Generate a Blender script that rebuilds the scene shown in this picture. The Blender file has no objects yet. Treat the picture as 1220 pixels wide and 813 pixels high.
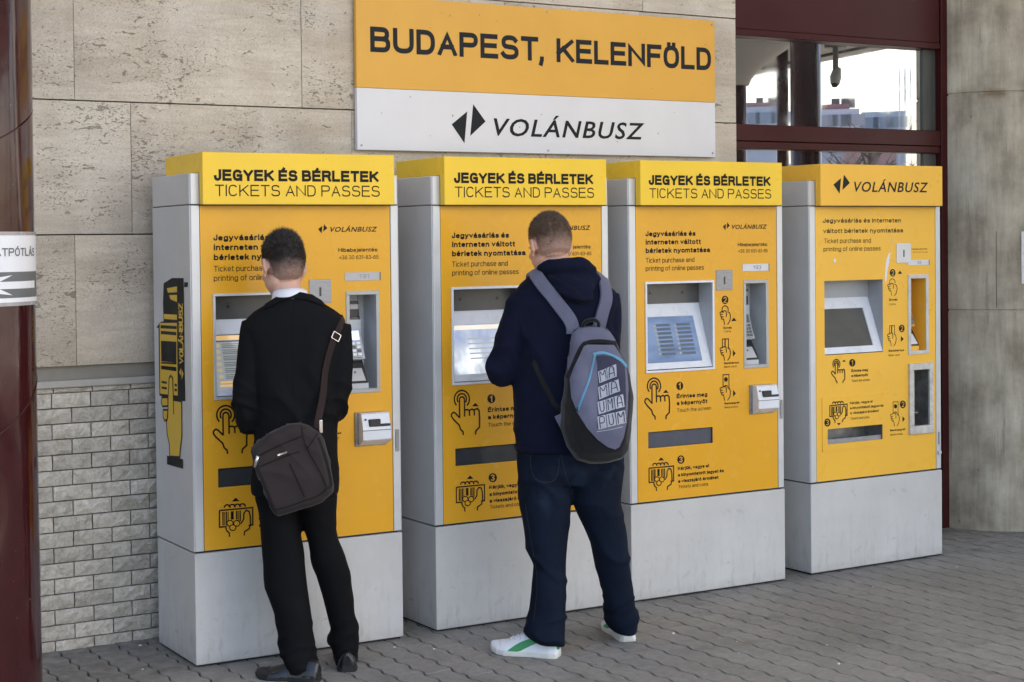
import bpy, bmesh, math, random
import numpy as np
from mathutils import Vector, Matrix, noise
from mathutils.bvhtree import BVHTree
R = math.radians
PI = math.pi
random.seed(7)
scene = bpy.context.scene
COL = scene.collection

# ------------------------------------------------------------------ camera
YAW, PITCH, ROLL = 0.5062823737, -0.0207976931, -0.0120434454
FPX = 1893.298396
CAMLOC = Vector((-2.32488701, -5.73161176, 1.63476734))
PPX, PPY = 457.467967, 331.496903
FW = Vector((math.sin(YAW) * math.cos(PITCH), math.cos(YAW) * math.cos(PITCH), math.sin(PITCH)))
_r = Vector((math.cos(YAW), -math.sin(YAW), 0))
_u = _r.cross(FW)
RT = _r * math.cos(ROLL) + _u * math.sin(ROLL)
UP = -_r * math.sin(ROLL) + _u * math.cos(ROLL)
FWH = Vector((math.sin(YAW), math.cos(YAW), 0))
cam = bpy.data.cameras.new('camera')
cam.sensor_width = 36
cam.lens = FPX * 36 / 1220
cam.shift_x = (610 - PPX) / 1220
cam.shift_y = -(406.5 - PPY) / 1220
cam.clip_end = 3000
cam.clip_start = 0.05
camo = bpy.data.objects.new('camera', cam)
camo.matrix_world = Matrix(((RT.x, UP.x, -FW.x, CAMLOC.x), (RT.y, UP.y, -FW.y, CAMLOC.y), (RT.z, UP.z, -FW.z, CAMLOC.z), (0, 0, 0, 1)))
COL.objects.link(camo)
scene.camera = camo

# ------------------------------------------------------------------ sky, sun, exposure
SUN_EL, SUN_AZ = R(50), R(150)      # azimuth measured clockwise from +y: behind the camera, to the right
world = bpy.data.worlds.new('World')
scene.world = world
world.use_nodes = True
wn = world.node_tree
sky = wn.nodes.new('ShaderNodeTexSky')
sky.sky_type = 'NISHITA'
sky.sun_disc = False
sky.sun_elevation = SUN_EL
sky.sun_rotation = SUN_AZ
sky.air_density = 1.0
sky.dust_density = 2.4
sky.ozone_density = 1.0
wn.links.new(sky.outputs[0], wn.nodes['Background'].inputs[0])
wn.nodes['Background'].inputs[1].default_value = 0.115
sun = bpy.data.lights.new('sun', 'SUN')
sun.energy = 4.6
sun.angle = R(0.6)
sun.color = (1.0, 0.91, 0.78)
suno = bpy.data.objects.new('sun', sun)
sd = Vector((math.sin(SUN_AZ) * math.cos(SUN_EL), math.cos(SUN_AZ) * math.cos(SUN_EL), math.sin(SUN_EL)))
suno.rotation_euler = sd.to_track_quat('Z', 'Y').to_euler()
suno.location = (0, -20, 20)
COL.objects.link(suno)
scene.view_settings.view_transform = 'Standard'
scene.view_settings.look = 'None'
scene.view_settings.exposure = 1.85
scene.view_settings.gamma = 1

# ------------------------------------------------------------------ measuring helpers
def ray(px, py):
    return FW + RT * ((px - PPX) / FPX) - UP * ((py - PPY) / FPX)
def onplane(px, py, n, c):
    d = ray(px, py)
    return CAMLOC + d * ((c - n.dot(CAMLOC)) / n.dot(d))
def ground(px, py): return onplane(px, py, Vector((0, 0, 1)), 0)
def wally(px, py, y): return onplane(px, py, Vector((0, 1, 0)), y)
MX = [0.0, 1.0844, 2.1131, 3.2198]
MR = [-0.0221, -0.0031, -0.0104, 0.0097]
MY = [0.0015, -0.0051, -0.0053, 0.0089]
def PU(m, px, py, yl=0.0064):
    c, s = math.cos(MR[m]), math.sin(MR[m])
    o = Vector((MX[m], MY[m], 0)); n = Vector((-s, c, 0))
    d = onplane(px, py, n, n.dot(o) + yl) - o
    return (d.dot(Vector((c, s, 0))), d.z)
def PS(m, px, py):      # on the left side plane u=0 -> (y, z)
    c, s = math.cos(MR[m]), math.sin(MR[m])
    o = Vector((MX[m], MY[m], 0)); n = Vector((c, s, 0))
    d = onplane(px, py, n, n.dot(o)) - o
    return (d.dot(Vector((-s, c, 0))), d.z)

# ------------------------------------------------------------------ object helpers
def thing(name, label, cat, loc=(0, 0, 0), rz=0, group=None):
    o = bpy.data.objects.new(name, None); COL.objects.link(o)
    o.location = loc; o.rotation_euler = (0, 0, rz); o.empty_display_size = .1
    tag(o, label, cat, group); return o
def tag(o, label=None, cat=None, group=None, kind=None):
    if label: o['label'] = label
    if cat: o['category'] = cat
    if group: o['group'] = group
    if kind: o['kind'] = kind
    return o
def obj(name, me, parent=None, loc=None, rot=None, label=None):
    o = bpy.data.objects.new(name, me); COL.objects.link(o)
    if parent: o.parent = parent
    if loc is not None: o.location = loc
    if rot is not None: o.rotation_euler = rot
    if label: o['label'] = label
    return o
class MB:
    """collects faces with material indices"""
    def __init__(s): s.v = []; s.f = []; s.m = []; s.mi = 0
    def add(s, vs, fs):
        b = len(s.v); s.v += [tuple(v) for v in vs]
        for f in fs: s.f.append(tuple(i + b for i in f)); s.m.append(s.mi)
        return s
    def box(s, x0, x1, y0, y1, z0, z1, skip=''):
        vs = [(x, y, z) for z in (z0, z1) for y in (y0, y1) for x in (x0, x1)]
        F = {'b': (0, 2, 3, 1), 't': (4, 5, 7, 6), 'f': (0, 1, 5, 4), 'k': (2, 6, 7, 3), 'l': (0, 4, 6, 2), 'r': (1, 3, 7, 5)}
        return s.add(vs, [F[k] for k in F if k not in skip])
    def quad(s, *p): return s.add(p, [tuple(range(len(p)))])
    def tube(s, pts, r, n=8, caps=True):
        pts = [Vector(p) for p in pts]; rs = r if isinstance(r, (list, tuple)) else [r] * len(pts)
        rings = []; prev = None
        for i, p in enumerate(pts):
            t = (pts[min(i + 1, len(pts) - 1)] - pts[max(i - 1, 0)]).normalized()
            a = Vector((0, 0, 1)) if abs(t.z) < .9 else Vector((1, 0, 0))
            if prev is not None: a = prev
            e1 = (a - t * a.dot(t)).normalized(); e2 = t.cross(e1); prev = e1
            rings.append([p + (e1 * math.cos(k * 2 * PI / n) + e2 * math.sin(k * 2 * PI / n)) * rs[i] for k in range(n)])
        return s.rings(rings, caps)
    def rings(s, rings, caps=True):
        n = len(rings[0]); vs = [v for r_ in rings for v in r_]; fs = []
        for i in range(len(rings) - 1):
            for k in range(n):
                fs.append((i * n + k, i * n + (k + 1) % n, (i + 1) * n + (k + 1) % n, (i + 1) * n + k))
        if caps:
            fs.append(tuple(range(n))[::-1]); fs.append(tuple((len(rings) - 1) * n + k for k in range(n)))
        return s.add(vs, fs)
    def cyl(s, c, r, z0, z1, n=24, ax='z', caps=True):
        rings = []
        for zz in (z0, z1):
            ring = []
            for k in range(n):
                a = 2 * PI * k / n; p = (math.cos(a) * r, math.sin(a) * r)
                if ax == 'z': ring.append((c[0] + p[0], c[1] + p[1], zz))
                elif ax == 'y': ring.append((c[0] + p[0], zz, c[1] - p[1]))
                else: ring.append((zz, c[0] + p[0], c[1] + p[1]))
            rings.append(ring)
        return s.rings(rings, caps)
    def ell(s, c, r, nu=16, nv=10):
        c = Vector(c); vs = [c + Vector((0, 0, -r[2]))]
        for j in range(1, nv):
            ph = -PI / 2 + PI * j / nv
            for i in range(nu):
                a = 2 * PI * i / nu
                vs.append(c + Vector((math.cos(a) * math.cos(ph) * r[0], math.sin(a) * math.cos(ph) * r[1], math.sin(ph) * r[2])))
        vs.append(c + Vector((0, 0, r[2]))); L = len(vs) - 1
        fs = [(0, 1 + (i + 1) % nu, 1 + i) for i in range(nu)]
        for j in range(nv - 2):
            for i in range(nu):
                a = 1 + j * nu + i; b = 1 + j * nu + (i + 1) % nu
                fs.append((a, b, b + nu, a + nu))
        fs += [(1 + (nv - 2) * nu + i, 1 + (nv - 2) * nu + (i + 1) % nu, L) for i in range(nu)]
        return s.add(vs, fs)
    def mesh(s, name, mats, smooth=False, bevel=0, seg=2, fix=True):
        me = bpy.data.meshes.new(name); me.from_pydata(s.v, [], s.f)
        if not isinstance(mats, (list, tuple)): mats = [mats]
        for m in mats: me.materials.append(m)
        if len(mats) > 1: me.polygons.foreach_set('material_index', s.m)
        if fix or bevel:
            bm = bmesh.new(); bm.from_mesh(me)
            if bevel:
                bmesh.ops.bevel(bm, geom=[e for e in bm.edges if len(e.link_faces) == 2 and e.calc_face_angle(0) > .6], offset=bevel, segments=seg, affect='EDGES', profile=.5)
            if fix: bmesh.ops.recalc_face_normals(bm, faces=bm.faces)
            bm.to_mesh(me); bm.free()
        if smooth: me.polygons.foreach_set('use_smooth', [True] * len(me.polygons))
        me.update(); return me
    def build(s, name, mats, parent=None, smooth=False, bevel=0, seg=2, fix=True, loc=None, rot=None, label=None):
        return obj(name, s.mesh(name, mats, smooth, bevel, seg, fix), parent, loc, rot, label)

# ------------------------------------------------------------------ materials
class NT:
    def __init__(s, name, rough=.5, metal=0.0, spec=.5, coat=0.0):
        s.mat = bpy.data.materials.new(name); s.mat.use_nodes = True; s.t = s.mat.node_tree
        s.b = s.t.nodes['Principled BSDF']; s.b.inputs['Roughness'].default_value = rough
        s.b.inputs['Metallic'].default_value = metal; s.b.inputs['Specular IOR Level'].default_value = spec
        s.b.inputs['Coat Weight'].default_value = coat; s.b.inputs['Coat Roughness'].default_value = .06
    def n(s, typ, **kw):
        nd = s.t.nodes.new('ShaderNode' + typ)
        for k, v in kw.items():
            if hasattr(nd, k): setattr(nd, k, v)
        return nd
    def link(s, a, b): s.t.links.new(a, b)
    def coords(s, scale=(1, 1, 1), rnd=False, kind='Object'):
        tc = s.n('TexCoord'); mp = s.n('Mapping'); mp.inputs['Scale'].default_value = scale
        s.link(tc.outputs[kind], mp.inputs['Vector'])
        if rnd:
            oi = s.n('ObjectInfo'); ml = s.n('Math', operation='MULTIPLY'); ml.inputs[1].default_value = 61.7
            s.link(oi.outputs['Random'], ml.inputs[0]); s.link(ml.outputs[0], mp.inputs['Location'])
        return mp.outputs[0]
    def noise(s, vec, scale, detail=4, rough=.55, dist=0):
        nd = s.n('TexNoise'); nd.inputs['Scale'].default_value = scale; nd.inputs['Detail'].default_value = detail
        nd.inputs['Roughness'].default_value = rough; nd.inputs['Distortion'].default_value = dist
        s.link(vec, nd.inputs['Vector']); return nd.outputs['Fac']
    def ramp(s, fac, stops):
        nd = s.n('ValToRGB'); cr = nd.color_ramp
        while len(cr.elements) < len(stops): cr.elements.new(.5)
        for e, (p, c) in zip(cr.elements, stops):
            e.position = p; e.color = (c, c, c, 1) if isinstance(c, (int, float)) else (*c, 1)
        s.link(fac, nd.inputs[0]); return nd.outputs[0]
    def mix(s, fac, a, b, mode='MIX'):
        nd = s.n('Mix', data_type='RGBA', blend_type=mode)
        for sock, v in ((nd.inputs[0], fac), (nd.inputs[6], a), (nd.inputs[7], b)):
            if isinstance(v, (int, float)): sock.default_value = v
            elif isinstance(v, tuple): sock.default_value = (*v, 1)
            else: s.link(v, sock)
        return nd.outputs[2]
    def mul(s, a, b, op='MULTIPLY'):
        nd = s.n('Math', operation=op)
        for sock, v in ((nd.inputs[0], a), (nd.inputs[1], b)):
            if isinstance(v, (int, float)): sock.default_value = v
            else: s.link(v, sock)
        return nd.outputs[0]
    def sepz(s, vec, ax=2):
        nd = s.n('SeparateXYZ'); s.link(vec, nd.inputs[0]); return nd.outputs[ax]
    def maprange(s, v, a, b, c=0, d=1):
        nd = s.n('MapRange'); s.link(v, nd.inputs[0])
        for i, x in enumerate((a, b, c, d)): nd.inputs[i + 1].default_value = x
        return nd.outputs[0]
    def col(s, c):
        if isinstance(c, tuple): s.b.inputs['Base Color'].default_value = (*c, 1)
        else: s.link(c, s.b.inputs['Base Color'])
    def bump(s, h, strength=.3, dist=.002):
        nd = s.n('Bump'); nd.inputs['Strength'].default_value = strength; nd.inputs['Distance'].default_value = dist
        s.link(h, nd.inputs['Height']); s.link(nd.outputs[0], s.b.inputs['Normal'])
    def rgh(s, v): s.link(v, s.b.inputs['Roughness'])

def simple(name, c, rough=.5, metal=0.0, var=.08, nscale=14, bump=0, coat=0, spec=.5, bscale=120, stretch=(1, 1, 1)):
    t = NT(name, rough, metal, spec, coat)
    v = t.coords(stretch)
    f = t.noise(v, nscale, 5)
    lo = tuple(x * (1 - var) for x in c); hi = tuple(min(1, x * (1 + var)) for x in c)
    t.col(t.ramp(f, [(.3, lo), (.7, hi)]))
    t.rgh(t.maprange(f, .3, .7, max(.02, rough - .05), min(1, rough + .07)))
    if bump: t.bump(t.noise(v, bscale, 3), bump, .0015)
    return t.mat

def m_travertine():
    t = NT('travertine', .62)
    v = t.coords((1, 1, 1), True)
    vs = t.coords((.7, 1, 3.2), True); vv = t.coords((1, 1, 7), True); vp = t.coords((1, 1, 2.4), True)
    a = t.ramp(t.noise(vs, 1.6, 7, .6, .6), [(.3, (.47, .40, .31)), (.52, (.61, .54, .44)), (.75, (.70, .635, .53))])
    b = t.ramp(t.noise(vv, 6, 6, .65, .4), [(.38, 0.0), (.62, 1.0)])
    c = t.mix(t.mul(b, .42), a, (.42, .35, .265))
    st = t.ramp(t.noise(v, 1.7, 5, .6, .8), [(.50, 0.0), (.68, 1.0)])
    c = t.mix(t.mul(st, .32), c, (.36, .32, .27))
    lt = t.ramp(t.noise(t.coords((1.6, 1, .5), True), 2.3, 4), [(.52, 0.0), (.66, 1.0)])
    c = t.mix(t.mul(lt, .30), c, (.76, .71, .62))
    oi = t.n('ObjectInfo'); tone = t.maprange(oi.outputs['Random'], 0, 1, .88, 1.08)
    cc = t.n('CombineXYZ'); [t.link(tone, cc.inputs[i]) for i in range(3)]
    c = t.mix(1.0, c, cc.outputs[0], 'MULTIPLY')
    dens = t.ramp(t.noise(t.coords((1, 1, 1.5), True), 3.0, 3), [(.38, .015), (.70, .13)])
    p1 = t.noise(vp, 75, 3, .6, .5)
    p2 = t.noise(vp, 22, 3, .5, .8)
    m1 = t.ramp(t.mul(p1, dens, 'ADD'), [(.690, 0.0), (.73, 1.0)])
    m2 = t.ramp(t.mul(p2, dens, 'ADD'), [(.725, 0.0), (.75, 1.0)])
    pit = t.mul(m1, m2, 'MAXIMUM')
    fine = t.ramp(t.noise(v, 160, 2), [(.35, .88), (.65, 1.06)])
    c = t.mix(1.0, c, fine, 'MULTIPLY')
    c = t.mix(t.mul(pit, .72), c, (.15, .12, .085))
    t.col(c)
    h = t.mul(t.mul(t.noise(v, 60, 4), .25), pit, 'SUBTRACT')
    t.bump(h, .6, .004)
    return t.mat
def m_brick():
    t = NT('split_stone', .8)
    v = t.coords((1, 1, 1), True)
    a = t.ramp(t.noise(v, 22, 6, .65, .8), [(.3, (.38, .34, .275)), (.5, (.56, .515, .435)), (.72, (.68, .64, .555))])
    wv = t.coords((1, 1, 1), False, 'Object')
    oi = t.n('ObjectInfo'); tone = t.maprange(oi.outputs['Random'], 0, 1, .82, 1.1)
    cc = t.n('CombineXYZ'); [t.link(tone, cc.inputs[i]) for i in range(3)]
    vn = t.mul(t.mul(t.noise(v, 24, 4, .6, 1.6), .5, 'SUBTRACT'), 1.0, 'ABSOLUTE')
    a = t.mix(t.ramp(vn, [(.0, .62), (.022, 0.0)]), a, (.24, .22, .19))
    t.col(t.mix(1.0, a, cc.outputs[0], 'MULTIPLY'))
    t.bump(t.mul(t.noise(v, 30, 5, .6, 1.5), t.mul(t.noise(v, 90, 3), .3), 'ADD'), .9, .008)
    return t.mat
def m_paver():
    t = NT('concrete_paver', .78)
    v = t.coords((1, 1, 1), True); w = t.coords((1, 1, 1))
    geo = t.n('NewGeometry'); gp = geo.outputs['Position']
    big = t.ramp(t.noise(gp, 1.3, 4), [(.35, .86), (.65, 1.10)])
    a = t.ramp(t.noise(v, 30, 5), [(.3, (.212, .203, .184)), (.7, (.276, .265, .243))])
    sp = t.ramp(t.noise(v, 260, 2), [(.33, .8), (.5, 1.0), (.7, 1.12)])
    oi = t.n('ObjectInfo'); tone = t.maprange(oi.outputs['Random'], 0, 1, .94, 1.05)
    cc = t.n('CombineXYZ'); [t.link(tone, cc.inputs[i]) for i in range(3)]
    c = t.mix(1.0, a, sp, 'MULTIPLY'); c = t.mix(1.0, c, big, 'MULTIPLY'); c = t.mix(1.0, c, cc.outputs[0], 'MULTIPLY')
    st = t.ramp(t.noise(gp, 4.5, 5, .65, .7), [(.54, 0.0), (.70, 1.0)])
    c = t.mix(t.mul(st, .45), c, (.095, .09, .08))
    gum = t.ramp(t.noise(gp, 27, 1, .3), [(.765, 0.0), (.785, 1.0)])
    c = t.mix(t.mul(gum, .6), c, (.07, .068, .064))
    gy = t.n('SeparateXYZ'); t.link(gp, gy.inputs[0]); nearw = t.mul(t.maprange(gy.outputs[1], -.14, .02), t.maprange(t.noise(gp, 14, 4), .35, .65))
    c = t.mix(t.mul(nearw, .5), c, (.075, .068, .058))  # dirt along the machine feet, doubling as painted contact shadow
    t.col(c)
    t.bump(t.noise(v, 180, 3), .35, .002)
    return t.mat
def m_cabinet():
    """pale grey painted sheet metal with dirt towards its foot"""
    t = NT('grey_cabinet_paint', .42)
    v = t.coords()
    st = t.coords((7, 7, 1.6))
    z = t.sepz(v)
    a = t.ramp(t.noise(v, 3, 5), [(.3, (.535, .525, .505)), (.7, (.615, .605, .585))])
    streak = t.ramp(t.noise(st, 4.5, 5, .7), [(.52, 0.0), (.70, 1.0)])
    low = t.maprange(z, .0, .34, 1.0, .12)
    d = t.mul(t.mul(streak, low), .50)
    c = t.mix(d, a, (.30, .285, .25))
    spots = t.ramp(t.noise(v, 15, 3, .5, .6), [(.67, 0.0), (.75, 1.0)])
    c = t.mix(t.mul(spots, .40), c, (.24, .235, .22))
    grit = t.ramp(t.noise(v, 85, 3, .6), [(.60, 0.0), (.72, 1.0)])
    c = t.mix(t.mul(t.mul(grit, t.maprange(z, .0, .42, 1.0, .25)), .38), c, (.30, .285, .26))
    wash = t.ramp(t.noise(v, 5, 5, .65), [(.42, 0.0), (.66, 1.0)])
    c = t.mix(t.mul(wash, .16), c, (.38, .37, .35))
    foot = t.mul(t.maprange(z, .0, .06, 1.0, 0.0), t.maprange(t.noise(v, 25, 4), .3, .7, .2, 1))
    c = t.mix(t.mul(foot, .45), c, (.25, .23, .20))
    t.col(c); t.bump(t.noise(v, 7, 2), .08, .01)
    return t.mat
def m_side():
    t = NT('grey_side_paint', .40)
    v = t.coords(); a = t.ramp(t.noise(v, 4, 4), [(.3, (.52, .515, .51)), (.7, (.58, .575, .57))])
    sp = t.ramp(t.noise(t.coords((14, 14, 1.2)), 3.5, 4, .6), [(.6, 0.0), (.72, 1.0)])
    t.col(t.mix(t.mul(sp, .10), a, (.36, .35, .33))); return t.mat
def m_yellow(name, c, rough=.22):
    t = NT(name, rough + .04, spec=.28)
    v = t.coords()
    a = t.ramp(t.noise(v, 2.5, 4), [(.3, tuple(x * .955 for x in c)), (.7, tuple(x * 1.035 for x in c))])
    sc = t.ramp(t.noise(t.coords((1, 1, 1)), 38, 3, .5, 1.0), [(.735, 0.0), (.76, 1.0)])
    t.col(t.mix(t.mul(sc, .25), a, (.30, .22, .10)))
    t.rgh(t.maprange(t.noise(v, 9, 4), .3, .7, rough - .06, rough + .12))
    t.bump(t.noise(v, 3.2, 2), .16, .012)
    return t.mat
def m_column():
    t = NT('board_marked_concrete', .75)
    v = t.coords(); sv = t.coords((15, 15, 2.0)); ln = t.coords((7, 7, .5))
    a = t.ramp(t.noise(v, 3.0, 6, .62), [(.32, (.25, .215, .16)), (.5, (.43, .38, .295)), (.68, (.58, .53, .43))])
    s1 = t.ramp(t.noise(sv, 1.4, 6, .7), [(.35, .80), (.65, 1.10)])
    c = t.mix(1.0, a, s1, 'MULTIPLY')
    dk = t.ramp(t.noise(ln, 3.0, 5, .65), [(.60, 0.0), (.70, 1.0)])
    c = t.mix(t.mul(dk, .55), c, (.15, .13, .10))
    pits = t.ramp(t.noise(t.coords((1, 1, .45)), 42, 3), [(.71, 0.0), (.75, 1.0)])
    c = t.mix(t.mul(pits, .6), c, (.09, .08, .06))
    z = t.sepz(v)
    joint = None
    rust = t.mul(t.ramp(t.noise(t.coords((1, 1, .4)), 6, 4), [(.45, 0.0), (.6, 1.0)]), t.mul(t.maprange(z, 2.40, 2.43), t.maprange(z, 2.43, 2.47, 1, 0)))
    c = t.mix(t.mul(rust, .75), c, (.17, .115, .045))
    t.col(c)
    t.bump(t.mul(t.noise(sv, 1.4, 6, .7), t.mul(pits, .6), 'SUBTRACT'), .5, .006)
    return t.mat
def m_maroon(name='maroon_gloss_paint', c=(.040, .0075, .008), rough=.10):
    t = NT(name, rough, spec=.5)
    v = t.coords()
    a = t.ramp(t.noise(v, 6, 4), [(.3, tuple(x * .85 for x in c)), (.7, tuple(x * 1.2 for x in c))])
    sc = t.ramp(t.noise(t.coords((1, 1, .6)), 70, 3), [(.71, 0.0), (.74, 1.0)])
    t.col(t.mix(t.mul(sc, .4), a, (.30, .27, .25)))
    t.rgh(t.maprange(t.noise(v, 14, 5), .3, .7, rough * .7, rough * 1.7))
    t.bump(t.noise(t.coords((1, 1, .22)), 11, 3), .22, .010)
    return t.mat
def m_glass():
    t = NT('reflective_window_glass', .012, 0, 1.0)
    v = t.coords()
    t.b.inputs['IOR'].default_value = 3.2
    d = t.ramp(t.noise(v, 3, 5), [(.3, (.012, .014, .017)), (.7, (.03, .034, .04))])
    t.col(d)
    t.rgh(t.maprange(t.noise(v, 5, 4), .45, .75, .006, .05))
    return t.mat
def m_cloth(name, c, rough=.9, var=.12, weave=900, bump=.25, sheen=.2, scale=7):
    t = NT(name, rough, spec=.12)
    v = t.coords()
    f = t.noise(v, scale, 5)
    t.col(t.mix(1.0, t.ramp(f, [(.3, tuple(x * (1 - var) for x in c)), (.7, tuple(x * (1 + var) for x in c))]), t.ramp(t.noise(v, weave, 2), [(.3, .8), (.7, 1.15)]), 'MULTIPLY'))
    t.b.inputs['Sheen Weight'].default_value = sheen
    t.b.inputs['Sheen Roughness'].default_value = .5
    t.bump(t.noise(v, weave * .5, 2), bump, .0008)
    return t.mat
def m_jeans():
    t = NT('dark_blue_denim', .85, spec=.12)
    v = t.coords()
    a = t.ramp(t.noise(v, 6, 5), [(.3, (.0035, .0060, .014)), (.7, (.0070, .0125, .026))])
    fade = t.ramp(t.noise(t.coords((1, 1, .6)), 5.2, 4, .6, .5), [(.52, 0.0), (.72, 1.0)])
    hi = t.maprange(t.sepz(v), .45, .85)
    c = t.mix(t.mul(t.mul(fade, hi), .85), a, (.032, .053, .090))
    tw = t.ramp(t.noise(t.coords((1, 1, .35)), 700, 2), [(.3, .72), (.7, 1.25)])
    t.col(t.mix(1.0, c, tw, 'MULTIPLY')); 
    t.bump(t.noise(v, 500, 2), .3, .0008)
    return t.mat
def m_skin(name, c):
    t = NT(name, .5, spec=.4)
    v = t.coords()
    a = t.ramp(t.noise(v, 12, 4), [(.3, tuple(c)), (.7, (c[0] * 1.12, c[1] * 1.02, c[2] * .98))])
    rd = t.ramp(t.noise(v, 28, 3), [(.5, 0.0), (.75, 1.0)])
    t.col(t.mix(t.mul(rd, .25), a, (c[0] * .95, c[1] * .62, c[2] * .55)))
    t.b.inputs['Subsurface Weight'].default_value = .12
    t.b.inputs['Subsurface Radius'].default_value = (.012, .004, .002)
    t.bump(t.noise(v, 350, 3), .12, .001)
    return t.mat
def emit(name, stops, scale, strength=1.0, stretch=(1, 1, 1)):
    t = NT(name, .1)
    f = t.noise(t.coords(stretch), scale, 3)
    c = t.ramp(f, stops); t.col((.01, .01, .012))
    t.link(c, t.b.inputs['Emission Color']); t.b.inputs['Emission Strength'].default_value = strength
    return t.mat

TRAV = m_travertine(); BRICK = m_brick(); PAVER = m_paver(); CAB = m_cabinet(); SIDE = m_side()
YCAP = m_yellow('bright_yellow_vinyl', (.90, .585, .040), .30)
YPAN = m_yellow('golden_yellow_vinyl', (.79, .395, .028), .20)
YPAN4 = m_yellow('warm_yellow_vinyl', (.90, .50, .055), .30)
YSIGN = m_yellow('sign_yellow_vinyl', (.72, .385, .060), .34)
WSIGN = simple('sign_white_vinyl', (.68, .68, .70), .34, var=.03, nscale=5)
INK = simple('black_print', (.007, .0065, .006), .5, var=.1, spec=.2)
INKL = simple('thin_brown_print', (.045, .028, .008), .5, var=.1, spec=.2)
INKB = simple('blue_black_print', (.008, .010, .013), .5, var=.1, spec=.2)
INKY = simple('yellow_print', (.70, .45, .03), .35, var=.04)
ALU = simple('frame_pale_aluminium', (.60, .61, .62), .33, .25, var=.05, nscale=8)
STEEL = simple('brushed_steel', (.30, .30, .31), .45, .55, var=.14, nscale=30, stretch=(1, 1, 4))
STEELD = simple('worn_steel', (.30, .30, .30), .42, .8, var=.3, nscale=22)
WFRAME = simple('white_bezel_paint', (.74, .76, .80), .28, var=.03)
GREYIN = simple('recess_grey_paint', (.36, .37, .385), .4, var=.06)
DARKIN = simple('recess_dark_plastic', (.085, .085, .082), .32, var=.12)
BLACKP = simple('black_plastic', (.02, .02, .021), .35, var=.2)
GASK = simple('dark_joint', (.018, .017, .016), .7, var=.2)
MORT = simple('dark_mortar', (.125, .113, .095), .9, var=.25, nscale=40, bump=.4)
JOINT = simple('paving_joint_grit', (.06, .054, .046), .95, var=.35, nscale=60, bump=.6)
PLAZA = simple('plaza_paving', (.30, .28, .25), .85, var=.18, nscale=2.5)
CONC = m_column()
SOFF = simple('pale_canopy_plaster', (.62, .61, .59), .8, var=.06, nscale=1.5)
LEDGE = simple('cast_stone_ledge', (.42, .40, .36), .7, var=.12, nscale=10, bump=.3)
BAND = simple('recess_render', (.27, .25, .21), .85, var=.15, nscale=9, bump=.3)
MARO = m_maroon()
MAROF = simple('maroon_frame_paint', (.050, .0095, .0095), .34, var=.12, nscale=2, spec=.15)
GLASS = m_glass()
PAPER = simple('white_paper', (.76, .76, .78), .5, var=.03, coat=.5)
GREYP = simple('dark_grey_print', (.13, .135, .135), .45, var=.08)

PFRAME = simple('payment_frame_grey', (.40, .40, .385), .38, .2, var=.06)

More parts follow.
